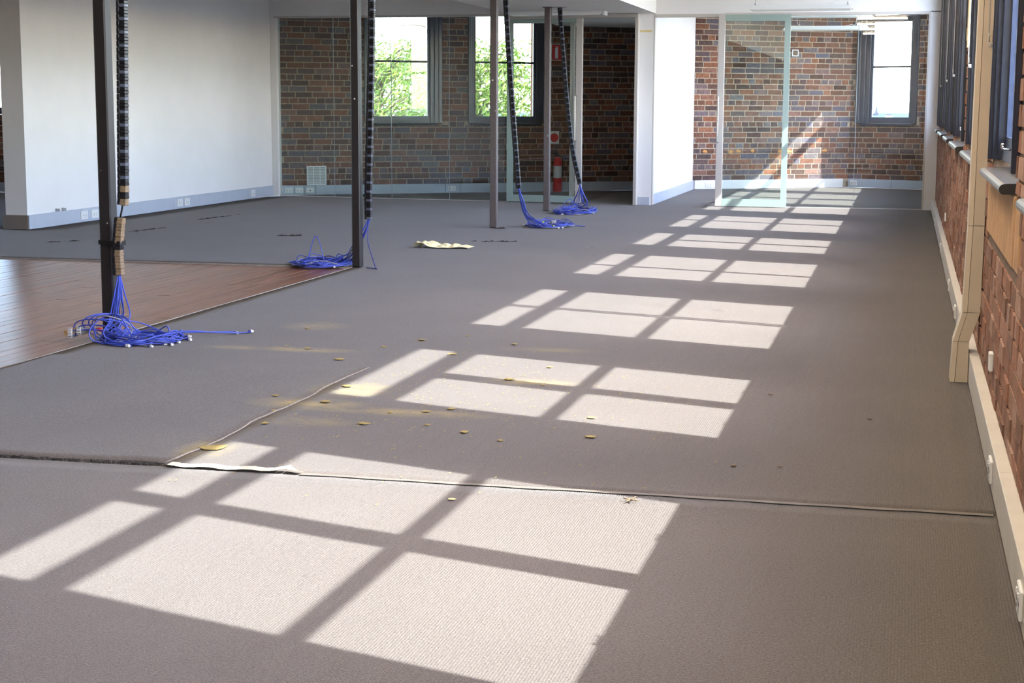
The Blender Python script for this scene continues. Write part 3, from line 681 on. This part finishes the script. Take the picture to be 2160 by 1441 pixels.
# ------------------------------------------------------------------ blue data cables
def rj45(P, d, parent, m=None):
    d = Vector((d[0], d[1], 0)); d = d.normalized() if d.length > 1e-6 else Vector((1, 0, 0))
    X = Matrix(((d.x, -d.y, 0, P.x), (d.y, d.x, 0, P.y), (0, 0, 1, P.z), (0, 0, 0, 1)))
    b = MB(X); b.box(0, .014, -.007, .007, -.005, .007, .001).build('plug_boot', M_bluedk, parent)
    b = MB(X); b.box(.014, .032, -.0065, .0065, -.0045, .006, .001); b.box(.016, .024, -.002, .002, .006, .010); b.build('plug', M_whitep, parent)
def power_plug(P, ang, parent):
    X = Matrix.Translation(P) @ Matrix.Rotation(ang, 4, 'Z') @ Matrix.Rotation(math.radians(90), 4, 'Y')
    b = MB(X); b.lathe([(.012, -.03), (.016, -.02), (.022, 0), (.0265, .008), (.0275, .026), (.0265, .034)], (0, 0, 0), 16); o = b.build('power_plug', M_greyp, parent)
    c = MB(X); c.lathe([(.0285, .010), (.0285, .016)], (0, 0, 0), 16)
    for k in range(10):
        q = k*math.pi/5; c.box(.0265*math.cos(q)-.002, .0265*math.cos(q)+.002, .0265*math.sin(q)-.002, .0265*math.sin(q)+.002, .016, .034)
    c.build('plug_ring', M_whitep, o)
    d = MB(X)
    for q in (.5, 2.6, 4.7): d.box(.011*math.cos(q)-.003, .011*math.cos(q)+.003, .011*math.sin(q)-.001, .011*math.sin(q)+.001, .034, .056)
    d.build('plug_pin', M_brass, o)
def bundle(P, center, rx, ry, n, seed, label, arcs=(), grey=1, turns=(1.3, 2.6), rad=.0037, plugs=None):
    r = random.Random(seed); end = P[-1]; C = Vector((center[0], center[1], 0))
    b = tag(empty('data_cables', (C.x, C.y, 0)), label, 'cables', 'blue cables below the spines')
    mean = (end-C); th0 = math.atan2(mean.y/ry, mean.x/rx)
    for i in range(n):
        j = Vector((r.uniform(-.012, .012), r.uniform(-.010, .010), 0)); pts = [P[-16]+j*.5, end+j*.6]
        s = 1 if r.random() < .7 else -1; t = th0+r.uniform(-.5, .5)
        q0 = C+Vector((rx*.9*math.cos(t), ry*.9*math.sin(t), 0))
        for f_ in (.35, .7): pts.append(end.lerp(Vector((q0.x, q0.y, .02)), f_**1.25)+j*1.5+Vector((0, 0, -.03*math.sin(f_*3))))
        T = r.uniform(*turns); k = int(T*9); z = .006
        for m_ in range(k):
            t += s*2*math.pi/9
            sc = r.uniform(.62, 1.0); off = Vector((r.uniform(-.05, .05)*rx, r.uniform(-.12, .12)*ry, 0))
            zz = .005+ r.uniform(0, .016+.02*(i/n)) + (r.uniform(.02, .05) if r.random() < .10 else 0)
            pts.append(C+off+Vector((rx*sc*math.cos(t), ry*sc*math.sin(t), zz)))
        pts.append(pts[-1]+Vector((r.uniform(-.05, .06), r.uniform(-.05, .03), 0))); pts[-1].z = .006
        if plugs and i < len(plugs):
            pts[-1] = Vector((plugs[i][0]-.06, plugs[i][1]+.02, .007)); pts.append(Vector((plugs[i][0], plugs[i][1], .007)))
        Q = smooth_path(pts, 5)
        for q in Q: q.z = max(q.z, rad+.003)
        m = M_grey if i < grey else (M_bluedk if i % 5 == 4 else M_blue)
        MB().tube(Q, rad*(1.15 if i < grey else 1), 6).build('cable', m, b)
        rj45(Q[-1], Q[-1]-Q[-2], b)
    for (pa, pb, pc, h) in arcs:
        A, B = Vector((*pa, .01)), Vector((*pc, .01)); Mx = Vector((*pb, h))
        MB().tube(smooth_path([A, A.lerp(Mx, .55)+Vector((0, 0, h*.18)), Mx, B.lerp(Mx, .55)+Vector((0, 0, h*.18)), B], 8), rad, 6).build('cable', M_blue, b)
    return b
b1 = bundle(sp[0][1], (-3.93, 7.93), .235, .20, 12, 4, 'blue cable heap at the foot of the nearest column with grey plug',
            plugs=[(-3.80, 7.74), (-3.71, 8.02), (-3.56, 8.33), (-3.93, 7.72), (-3.73, 7.92)])
# big upright loops round the column foot, and the grey lead with its plug
r4 = random.Random(8)
for k in range(6):
    c = Vector((-4.13+.05*k*.5+r4.uniform(-.03, .03), 7.86+r4.uniform(-.06, .06), .055+.012*r4.random())); R = .075+.035*r4.random(); ph = r4.uniform(0, 1)
    pts = [c+Vector((R*1.05*math.cos(t+ph), .05*math.sin(2*t+k), R*.75*math.sin(t+ph)+.012)) for t in [i*math.pi/10 for i in range(0, 23)]]
    for p in pts: p.z = max(p.z, .008)
    MB().tube(smooth_path(pts, 3), .0037, 6).build('cable', M_grey if k == 2 else M_blue, b1)
for k, h in enumerate((.115, .085, .06)):
    MB().tube(smooth_path([(-4.315+.012*k, 7.90, .02), (-4.30+.01*k, 7.90, h*.75), (-4.22, 7.88, h), (-4.10, 7.87, h*.95), (-4.0, 7.86, h*.45), (-3.93, 7.84, .02)], 7), .0037, 6).build('cable', M_blue, b1)
MB().tube(smooth_path([(-4.27, 7.915, .05), (-4.22, 7.90, .052), (-4.15, 7.885, .066), (-4.05, 7.86, .035), (-3.95, 7.84, .02), (-3.82, 7.85, .012)], 6), .0045, 6).build('cable', M_grey, b1)['label'] = 'grey power lead'
MB().tube([(-4.165, 7.888, .062), (-4.135, 7.882, .062)], .010, 8).build('tape_flag', M_redt, b1)
power_plug(Vector((-4.315, 7.92, .034)), math.radians(200), b1)
power_plug(Vector((-4.262, 7.918, .05)), math.radians(200), b1)
MB().tube(smooth_path([(-3.80, 7.98, .04), (-3.70, 8.04, .05), (-3.62, 8.16, .03), (-3.54, 8.30, .012), (-3.50, 8.36, .008)], 8), .0037, 6).build('cable', M_blue, b1)
rj45(Vector((-3.50, 8.36, .01)), (.03, .05), b1)
b2 = bundle(sp[1][1], (-4.47, 12.16), .255, .26, 14, 12, 'blue cable heap left of the second column, half on timber', arcs=[((-4.56, 12.1), (-4.50, 12.14), (-4.42, 12.12), .23), ((-4.38, 12.2), (-4.33, 12.2), (-4.30, 12.25), .09)], turns=(1.8, 3.0))
MB().tube(smooth_path([(-4.06, 12.12, .30), (-4.05, 12.08, .2), (-3.96, 11.98, .02), (-3.94, 11.94, .008), (-4.03, 11.98, .01)], 6), .004, 6).build('cable', M_bluedk, b2)
b3 = bundle(sp[2][1], (-3.62, 16.78), .25, .34, 14, 23, 'blue cable heap right of the third column with round plug', grey=2, turns=(1.2, 2.4))
power_plug(Vector((-3.555, 16.62, .05)), math.radians(-20), b3)
MB().tube([(-3.66, 16.6, .055), (-3.645, 16.6, .055)], .011, 8).build('tape_flag', M_yell, b3)
MB().tube([(-3.53, 16.5, .022), (-3.51, 16.5, .022)], .012, 8).build('tape_flag', M_yell, b3)
MB().tube(smooth_path([(-3.5, 16.75, .03), (-3.40, 16.8, .02), (-3.32, 16.83, .01), (-3.25, 16.82, .006)], 6), .004, 6).build('cable', M_blue, b3)
b4 = bundle(sp[3][1], (-3.80, 19.03), .26, .42, 13, 34, 'blue cable ring right of the farthest column by the door', grey=2, arcs=[((-3.98, 19.0), (-3.87, 19.05), (-3.78, 19.1), .16), ((-3.9, 19.05), (-3.86, 19.1), (-3.86, 19.15), .13)], turns=(1.6, 2.8))

# ------------------------------------------------------------------ cream cable riser on the window wall
rs = tag(empty('cable_riser', (.28, 7.70, 0)), 'cream boxed cable riser kinked over the skirting on the window wall', 'cable riser')
y0, y1 = 7.69, 7.84
def seg(name, m, A, B):  # A, B: (x0, x1, z) at both ends
    MB().hexa([(A[0], y0, A[2]), (A[1], y0, A[2]), (A[1], y1, A[2]), (A[0], y1, A[2]), (B[0], y0, B[2]), (B[1], y0, B[2]), (B[1], y1, B[2]), (B[0], y1, B[2])]).build(name, m, rs)
M_lid = mat('cream_duct_lid', (196, 184, 162), .5, .03, 10)
for nm, m, k0, k1 in (('lid', M_lid, 0, .021), ('body', M_cream, .023, None)):
    def X(xa, xb, z): return (xa+k0, (xa+k1) if k1 else xb, z)
    seg(nm, m, X(.228, .307, .002), X(.236, .307, .189)); seg(nm, m, X(.236, .307, .191), X(.272, .350, .324))
    seg(nm, m, X(.272, .350, .326), X(.281, .352, .72)); seg(nm, m, X(.281, .352, .722), X(.294, .352, CEIL-.01))

# ------------------------------------------------------------------ sockets
def socket(F, u, z, label, group, kind='double', w=.115, h=.072, v=-.0):
    s = tag(empty('power_socket', F @ Vector((u, v, z))), label, 'socket', group)
    MB(F).box(u-w/2, u+w/2, v-.010, v, z-h/2, z+h/2, .003).build('faceplate', M_whitep, s)
    if kind == 'double':
        for d in (-.026, .026):
            MB(F).box(u+d-.006, u+d+.006, v-.014, v-.010, z+.014, z+.026, .001).build('switch', M_whitep, s)
            k = MB(F)
            for a, b, t in ((-.009, -.002, .3), (.009, -.002, -.3), (0, -.018, 0)): k.box(u+d+a-.0018, u+d+a+.0018, v-.0108, v-.0099, z+b-.006, z+b+.006)
            k.build('pin_slot', M_pin, s)
    else:
        MB(F).disc_y(u, v-.012, v-.009, z-.004, .010, 12).build('outlet', M_pin, s)
    return s
FL = frame((-8.552, 21.44), (0, -1)); FL = Matrix(((0, -1, 0, -8.552), (1, 0, 0, 0), (0, 0, 1, 0), (0, 0, 0, 1)))  # x along +y, room side at -y local = +x world
for i, (yy, lab) in enumerate([(15.98, 'white double socket nearest the end of the white wall'), (16.22, 'second white double socket from the end of the white wall'), (16.46, 'white double socket just behind the nearest column'),
                               (18.37, 'left socket of the pair midway along the white wall'), (18.57, 'right socket of the pair midway along the white wall'), (20.66, 'white double socket near the partition end of the white wall')]):
    socket(FL, yy, .075, lab, 'sockets on the left skirting', w=.15 if i != 5 else .13, h=.09)
for u, lab, k in ((.085, 'leftmost of the three sockets below the brick behind glass', 'double'), (.235, 'middle of the three sockets below the brick behind glass', 'double'), (.39, 'white data outlet below the vent behind glass', 'single'), (2.48, 'white double socket on skirting below the brick pier', 'double')):
    socket(F_END, u, .068, lab, 'sockets on the end wall skirting', k, v=-.045)
socket(F_END, 6.60, .07, 'white double socket at the left of the open right doorway', 'sockets in the right room', v=-.045)
socket(F_END, 8.38, .07, 'white double socket in the sunlit skirting of the right room', 'sockets in the right room', v=-.045)
socket(F_BAY, .12, .07, 'white double socket below the far right window', 'sockets in the right room', v=-.045)
FR = Matrix(((0, 1, 0, .31), (-1, 0, 0, 0), (0, 0, 1, 0), (0, 0, 0, 1)))
where = ['closest to the viewer', 'beside the taped carpet seam', 'behind the foot of the cream riser', 'first beyond the cream riser', 'second beyond the cream riser', 'third beyond the cream riser', 'closest to the partition']
for yy, lab in zip((4.01, 5.50, 7.87, 9.83, 11.32, 14.38, 17.59), where):
    socket(FR, -yy, .07, 'white socket on the right skirting duct, '+lab, 'sockets on the right skirting', w=.115, h=.075)
for (yy, zz, lab) in ((6.52, .278, 'small white junction box on brick below the near window'), (14.76, .306, 'small white junction box on brick far along the window wall')):
    c = tag(empty('junction_box', (.353, yy, zz)), lab, 'junction box')
    MB().box(.336, .353, yy-.035, yy+.035, zz-.036, zz+.036, .003).build('cover', M_whitep, c)
    MB().box(.334, .336, yy-.004, yy+.004, zz-.004, zz+.004).build('screw', M_greyp, c)
c = tag(empty('plug_adaptor', (-8.56, 15.52, .145)), 'small pale fittings on the skirting top of the white wall', 'fitting')
for i, yy in enumerate((15.42, 15.47, 15.55, 15.60)): MB().box(-8.566, -8.555, yy-.015, yy+.015, .146, .18-.006*(i % 2), .003).build('prong', M_greyp, c)

# ------------------------------------------------------------------ vent, signs, extinguisher on the end wall
v = tag(empty('vent_grille', F_END @ Vector((.493, -.006, .13))), 'white louvred vent grille low on the brick behind glass', 'vent')
MB(F_END).box(.352, .634, -.018, -.006, .137, .406, .003).build('frame', M_whitep, v)
for a, b in ((.372, .440), (.452, .535), (.547, .616)):
    for k in range(11): MB(F_END).box(a, b, -.024, -.018, .158+k*.0215, .170+k*.0215).build('slat', M_greyp, v)
s = tag(empty('extinguisher_sign', F_END @ Vector((4.10, -.008, 2.03))), 'red sign with a white extinguisher symbol on the brick', 'sign')
MB(F_END).box(4.02, 4.185, -.010, -.006, 1.915, 2.15).build('plate', M_whitep, s)
MB(F_END).box(4.027, 4.178, -.012, -.010, 1.923, 2.142).build('red_panel', M_red, s)
q = MB(F_END); q.box(4.075, 4.125, -.0135, -.012, 1.945, 2.09, .0006); q.box(4.087, 4.113, -.0135, -.012, 2.09, 2.105); q.box(4.083, 4.135, -.0135, -.012, 2.108, 2.116); q.build('symbol', M_whitep, s)
s = tag(empty('round_sign', F_END @ Vector((4.09, -.008, .79))), 'white plate with a red disc above the fire extinguisher', 'sign')
MB(F_END).box(4.00, 4.15, -.010, -.006, .70, .885).build('plate', M_whitep, s)
MB(F_END).disc_y(4.075, -.012, -.010, .79, .065).build('red_disc', M_red, s)
X0 = F_END @ Vector((4.10, -.09, .12)); x = tag(empty('fire_extinguisher', X0), 'red fire extinguisher standing against the brick behind the glass door', 'extinguisher')
k = MB(); k.lathe([(.058, .0), (.062, .01), (.062, .31), (.052, .35), (.025, .385), (.018, .39)], X0, 24); k.build('cylinder', M_red, x, True)
k = MB(); k.lathe([(.0628, .08), (.0628, .26)], X0, 24); k.build('label_band', M_whitep, x)
k = MB(); k.lathe([(.016, .388), (.016, .42)], X0, 12); k.box(X0.x-.06, X0.x+.02, X0.y-.01, X0.y+.01, X0.z+.42, X0.z+.432); k.box(X0.x-.055, X0.x+.02, X0.y-.01, X0.y+.01, X0.z+.445, X0.z+.455); k.build('valve_handle', M_black, x)
k = MB(); k.tube(smooth_path([X0+Vector((.015, -.01, .41)), X0+Vector((.07, -.02, .38)), X0+Vector((.078, -.02, .2)), X0+Vector((.072, -.02, .08))], 6), .008, 8); k.build('hose', M_black, x)
k = MB(); k.lathe([(.066, -.12), (.066, .0)], X0, 24); k.build('stand_ring', M_red, x)
b = tag(empty('air_brick', F_END @ Vector((8.05, -.012, 2.06))), 'small square brick outlined in white high in the right room', 'brick')
MB(F_END).box(8.0, 8.11, -.014, -.006, 2.03, 2.13).build('outline', M_whitep, b); MB(F_END).box(8.012, 8.098, -.016, -.014, 2.042, 2.118).build('face', M_mortar_r, b)

# ------------------------------------------------------------------ luminaires
def batten(x0, x1, y, z, label, wires=True):
    l = tag(empty('pendant_light', ((x0+x1)/2, y, z)), label, 'light', 'hanging fluorescent battens')
    h, w, t = .052, .10, .045
    MB().hexa([(x0, y-w, z), (x1, y-w, z), (x1, y+w, z), (x0, y+w, z), (x0+.05, y-t, z+h), (x1-.05, y-t, z+h), (x1-.05, y+t, z+h), (x0+.05, y+t, z+h)]).build('reflector', M_lamp, l)
    MB().box(x0+.02, x1-.02, y-.075, y+.075, z-.012, z, .003).build('diffuser', M_diff, l)
    if wires:
        for xx in (x0+.06, x1-.06):
            MB().tube([(xx, y, z+h), (xx, y, CEIL)], .0025, 6).build('hanger', M_chrome, l); MB().lathe([(.014, 0), (.014, .008), (.005, .016), (.005, .03)], (xx, y, z+h), 10).build('hanger_boss', M_greyp, l)
        MB().tube(smooth_path([(x0+.3, y, z+h), (x0+.24, y, z+h+.01), (x0+.2, y, z+.2), (x0+.35, y, CEIL)], 5), .004, 6).build('flex', M_whitep, l)
        MB().tube(smooth_path([(x1-.35, y, z+h), (x1-.28, y, z+h+.02), (x1-.2, y, z+.15), (x1-.3, y, CEIL)], 5), .004, 6).build('flex', M_whitep, l)
    return l
batten(-1.87, -.68, 19.8, 2.385, 'hanging fluorescent light in front of the right glass partition')
batten(-1.68, -.50, 22.5, 2.44, 'upper batten behind the right glass standing in for a reflected light')  # models a reflection in the glass as a solid batten
batten(-1.80, -.57, 24.1, 2.345, 'lower hanging fluorescent light inside the right glazed room')
# unseen battens added on the window bay ceiling to warm the right floor
M_fill = bpy.data.materials.new('fill_diffuser'); M_fill.use_nodes = True
_b = M_fill.node_tree.nodes['Principled BSDF']; _b.inputs['Emission Color'].default_value = (1, .82, .62, 1); _b.inputs['Emission Strength'].default_value = 52
for i in range(8):
    yy = -4.4+2.6*i; l = tag(empty('fill_batten', (-.70, yy, CEIL)), 'unseen batten added on the window bay ceiling as fill light', 'light', 'added fill battens along the window bay ceiling')
    MB().box(-1.30, -.10, yy-.06, yy+.06, CEIL-.05, CEIL-.002, .004).build('body', M_lamp, l)
    MB().box(-1.29, -.11, yy-.11, yy+.11, CEIL-.085, CEIL-.051).build('diffuser', M_fill, l)
l = tag(empty('ceiling_light', (-4.29, 20.2, 2.41)), 'long surface fluorescent light under the beam by the door', 'light')
MB().box(-4.92, -3.66, 20.08, 20.30, 2.392, 2.41, .003).build('tray', M_lamp, l)
MB().hexa([(-4.86, 20.10, 2.362), (-3.72, 20.10, 2.362), (-3.72, 20.28, 2.362), (-4.86, 20.28, 2.362), (-4.90, 20.09, 2.391), (-3.68, 20.09, 2.391), (-3.68, 20.29, 2.391), (-4.90, 20.29, 2.391)]).build('diffuser', M_diff, l)
MB().box(-3.69, -3.665, 20.085, 20.295, 2.358, 2.398, .003).build('end_cap', M_lamp, l)
w_ = MB(); w_.tube(smooth_path([(-3.62, 23.6, 2.41), (-3.63, 23.6, 2.36), (-3.66, 23.6, 2.31), (-3.64, 23.6, 2.29)], 5), .004, 6); tag(w_.build('loose_wire', M_blue), 'short blue wire hanging from the soffit behind the doorway', 'wire')

# ------------------------------------------------------------------ blind chains and cleats
def chain(yw, z, label, x=.318, gap=.075, top=CEIL-.02, loop=True):
    c = tag(empty('blind_chain', (x, yw, z)), label, 'blind chain', 'bead chains along the window wall')
    a = [(x-.004, yw-gap/2, top), (x-.004, yw-gap/2, z+.10)]; n = 10
    arc = [(x-.004, yw-gap/2*math.cos(t*math.pi/n), z+.07-.07*math.sin(t*math.pi/n)) for t in range(n+1)]
    path = [Vector(p) for p in [(x-.004, yw-gap/2, top)]+arc+[(x-.004, yw+gap/2, top)]]
    Q = []
    for p, q in zip(path, path[1:]):
        k = max(1, int((q-p).length/.006)); Q += [p.lerp(q, i/k) for i in range(k)]
    MB().tube(Q, [.0024 if i % 2 else .0011 for i in range(len(Q))], 5).build('beads', M_cord, c)
    if loop:
        r = MB(); r.tube([(x-.004, yw-gap/2+.012*math.cos(t*.7)-.0, z+.012+.016*math.sin(t*.7)) for t in range(10)], .0035, 6); r.box(x-.006, x+.012, yw-gap/2-.004, yw-gap/2+.004, z-.028, z-.008, .0015); r.build('chain_hook', M_hook, c)
for yw, z, x_, lab in ((18.4, 1.50, .318, 'farthest bead chain beside the partition end of the windows'), (15.5, 1.51, .318, 'bead chain second from the partition'), (13.05, 1.51, .318, 'bead chain midway along the windows'),
                   (9.66, 1.50, .318, 'bead chain beside the tan cleat'), (7.40, 1.535, .325, 'bead chain hanging beside the cream riser')):
    chain(yw, z, lab, x_)
c = tag(empty('cord_cleat', (.326, 10.29, 1.64)), 'tan plastic cleat hanging on a cord among the windows', 'cleat')
MB().box(.318, .334, 10.27, 10.315, 1.645, 1.725, .004).build('body', M_tan, c); MB().tube([(.326, 10.29, 1.72), (.326, 10.29, CEIL-.02)], .0022, 5).build('cord', M_cord, c)
t_ = MB().box(.318, .330, 10.11, 10.20, 1.60, CEIL-.02, .002).build('tan_strip', M_tan); tag(t_, 'tan strip hanging beside the cream riser windows', 'strip')

# ------------------------------------------------------------------ tapes and litter on the carpet
t = MB(); xs = lsp(-2.46, -2.02, 14)
for a, b in zip(xs, xs[1:]):
    h = lambda x_: .010+.003*math.sin(x_*40)+max(0, (x_+2.12)*.12)
    t.add([(a, 5.128, h(a)), (b, 5.130, h(b)), (b, 5.176, h(b)+.002), (a, 5.174, h(a)+.001)], [(0,1,2,3)])
mt = t.build('masking_tape', M_tape); tag(mt, 'cream masking tape strip along the seam with a curled brown end', 'tape')
k = MB(); k.add([(-2.02, 5.130, .022), (-1.975, 5.128, .016), (-1.962, 5.150, .009), (-2.005, 5.172, .011), (-2.02, 5.176, .024)], [(0,1,2,3,4)]); k.build('curled_end', mat('tape_underside', (176, 140, 92), .8), mt)
t = MB(); xs = lsp(-1.97, .30, 60)
for a, b in zip(xs, xs[1:]):
    w0, w1 = 5.126+.003*math.sin(a*23), 5.126+.003*math.sin(b*23)
    za, zb = lie(a, w0), lie(b, w1); zc, zd = lie(a, 5.150), lie(b, 5.150)
    t.add([(a, w0, za+.004), (b, w1, zb+.004), (b, 5.150, zd+.005), (a, 5.150, zc+.005)], [(0,1,2,3)])
tag(t.build('seam_tape', M_tape2), 'dusty worn tape along the carpet seam towards the right skirting', 'tape')
# crumpled paper
bm = bmesh.new(); bmesh.ops.create_grid(bm, x_segments=22, y_segments=10, size=.5)
for v in bm.verts:
    x_, y_ = v.co.x, v.co.y
    z = .052*abs(noise.noise(Vector((x_*5.2, y_*3, 1.7))))+.03*max(0, math.sin((x_+.5)*9))*(1-x_*1.2)*.6
    v.co = Vector((-3.98+x_*.50, 13.98+y_*.22+x_*.05, .006+max(0, z)*(1 if x_ < .2 else max(.05, 1-(x_-.2)*3.2))))
me = bpy.data.meshes.new('crumpled_paper'); bm.to_mesh(me); bm.free(); me.materials.append(M_paper)
cpp = bpy.data.objects.new('crumpled_paper', me); COL.objects.link(cpp); tag(cpp, 'crumpled cream paper strip lying on the carpet beyond the columns', 'paper')
k = MB(); k.tube([(-4.21+.012*i, 13.93+.035*math.sin(i*.9), .03+.018*math.cos(i*1.1)) for i in range(8)], .012, 5); k.build('rolled_end', M_paper, cpp)
# foam scraps
def scrap(x_, y_, s, rr):
    b = MB(); n = rr.randint(5, 7); pts = []
    for i in range(n):
        q = 2*math.pi*i/n; rad = s*rr.uniform(.55, 1.1); pts.append((x_+rad*1.25*math.cos(q), y_+rad*1.1*math.sin(q)))
    b.prism(pts, 'z', .0045, .0045+rr.uniform(.0012, .0035)); return b
rr = random.Random(17); spots = [(-1.885, 6.36), (-1.80, 6.44), (-2.02, 6.30), (-2.40, 6.86), (-2.62, 6.55), (-2.36, 6.46), (-2.50, 6.22), (-2.43, 5.96), (-1.56, 7.12), (-1.74, 7.22), (-1.64, 7.62), (-1.98, 8.32),
                                 (-2.50, 8.35), (-2.62, 8.05), (-2.98, 7.90), (-3.12, 7.96), (-3.25, 8.62), (-1.45, 5.86), (-1.62, 5.98), (-2.2, 7.9), (-2.30, 8.55), (-1.20, 6.40), (-1.13, 6.02), (-1.80, 6.08), (-2.05, 6.05), (-2.7, 7.6)]
for i, (x_, y_) in enumerate(spots):
    tag(scrap(x_, y_, rr.uniform(.009, .026), rr).build('foam_scrap', M_foam), 'small flat crumb of yellow underlay foam on the carpet', 'scrap', 'yellow foam crumbs on the carpet')
tag(scrap(-2.44, 5.47, .05, rr).build('foam_chunk', M_foam), 'larger yellow foam chunk under the lifted carpet flap corner', 'scrap')
tag(scrap(-1.375, 4.92, .017, rr).build('pale_flake', mat('pale_flake', (190, 178, 130), .9, .1, 60)), 'pale round flake on the shaded bar in the front sun patch', 'scrap')
k = MB()
for i in range(6): q = i*1.05; k.tube([(-.815, 5.03, .012), (-.815+.024*math.cos(q), 5.03+.03*math.sin(q), .010+.006*(i % 2))], .0022, 5)
tag(k.build('dry_twig', M_insect), 'small dry twig on the right of the front sun patch', 'twig')
dk = random.Random(5)
for (x_, y_) in ((-.551, 5.644), (-.393, 5.669), (-.107, 6.666), (-.543, 7.117), (-.829, 13.5), (-2.55, 13.6), (-2.7, 14.3)):
    tag(scrap(x_, y_, .010, dk).build('dark_crumb', M_insect), 'tiny dark brown crumb on the carpet', 'scrap', 'dark crumbs on the carpet')
cr = MB()
for i in range(420):
    x_ = rr.gauss(-2.1, .55); y_ = rr.gauss(6.7, .8)
    if x_ > -2.46 or y_ > 7.7: cr.add([(x_-.004, y_-.003, .005), (x_+.004, y_-.002, .006), (x_+.003, y_+.004, .008), (x_-.003, y_+.003, .006)], [(0,1,2,3)])
o = cr.build('foam_dust', M_foam); tag(o, 'scattered fine yellow foam crumbs over the carpet', 'dust', kind='stuff')

# ------------------------------------------------------------------ outdoors
struct(MB().box(-4000, 4000, -4000, 5000, -9.2, -9.0).build('ground', M_ground), 'street level ground far below the windows', 'ground')
def tree(cx, cy, top, spread, seed, label, nleaf=5200):
    r = random.Random(seed); t = tag(empty('willow_tree', (cx, cy, -9)), label, 'tree', 'trees beyond the end windows')
    MB().tube(smooth_path([(cx, cy, -9), (cx+.2, cy, -5), (cx-.1, cy+.1, -1.5), (cx, cy, top-1.2)], 5), [.26-.2*i/15 for i in range(16)], 8).build('trunk', M_bark, t)
    b = MB(); f = MB(); tips = []
    for i in range(80):
        q = r.uniform(0, 6.28); z = r.uniform(-2.2, top-.6); L = spread*r.uniform(.45, 1.0)
        p0 = Vector((cx, cy, z)); p2 = p0+Vector((L*math.cos(q), L*math.sin(q), r.uniform(.2, 1.0))); p1 = p0.lerp(p2, .55)+Vector((0, 0, .35))
        P = smooth_path([p0, p1, p2], 5); b.tube(P, [.035-.028*k/(len(P)-1) for k in range(len(P))], 5); tips += P[3:]
    for i in range(nleaf):
        p = r.choice(tips)+Vector((r.gauss(0, .26), r.gauss(0, .26), r.gauss(-.1, .26)))
        if p.z > top: continue
        a = Vector((r.gauss(0, 1), r.gauss(0, 1), r.gauss(-.6, .8))).normalized()*r.uniform(.07, .15); c = a.cross(Vector((r.random(), r.random(), r.random()))).normalized()*.024
        f.add([p-a, p+c, p+a, p-c], [(0,1,2,3)])
    b.build('branches', M_bark, t); o = f.build('foliage', M_leaf, t); o['kind'] = 'stuff'
tree(-13.45, 41.0, 3.0, 2.5, 1, 'pale green tree seen through the left end window', 9000)
tree(-9.3, 35.5, 2.7, 2.0, 2, 'dense pale green tree seen through the right end window', 12000)
hb = MB(); n = 60; r6 = random.Random(2)
V = []; F = []
for i in range(n+1):
    x_ = -420+14*i; h = -6.6+5.2*(.5+.5*noise.noise(Vector((x_*.045, 2, 0))))*min(1, 1.2-abs(x_+14)/500)+1.6*noise.noise(Vector((x_*.21, 5, 0)))
    for (yy, k) in ((1480, 0), (1500, 1.), (1560, .9)): V.append((x_, yy, -9 if k == 0 else max(-8.8, h*k if k == 1 else h)))
for i in range(n):
    for k in range(2): F.append((i*3+k, (i+1)*3+k, (i+1)*3+k+1, i*3+k+1))
hb.add(V, F); struct(hb.build('hillside', M_hill), 'distant wooded ridge beyond the far right window', 'hill')
ch = tag(empty('church_spire', (-27.6, 1495, -9)), 'tiny distant church spire on the skyline at far right', 'church')
MB().box(-29.2, -26.0, 1493, 1497, -9, -3.2).build('tower', M_stone, ch); k = MB(); k.lathe([(1.7, 0), (1.2, 1.6), (.1, 6.4)], (-27.6, 1495, -3.2), 8); k.build('spire', M_stone, ch)
hs = tag(empty('distant_house', (-16, 1478, -9)), 'tiny white house below the skyline at far right', 'house')
MB().box(-20, -14, 1476, 1479, -9, -5.6).build('wall', M_whitep, hs); MB().prism([(-20.5, -5.6), (-13.5, -5.6), (-15, -4.6), (-19, -4.6)], 'y', 1475.5, 1479.5).build('roof', M_stone, hs)
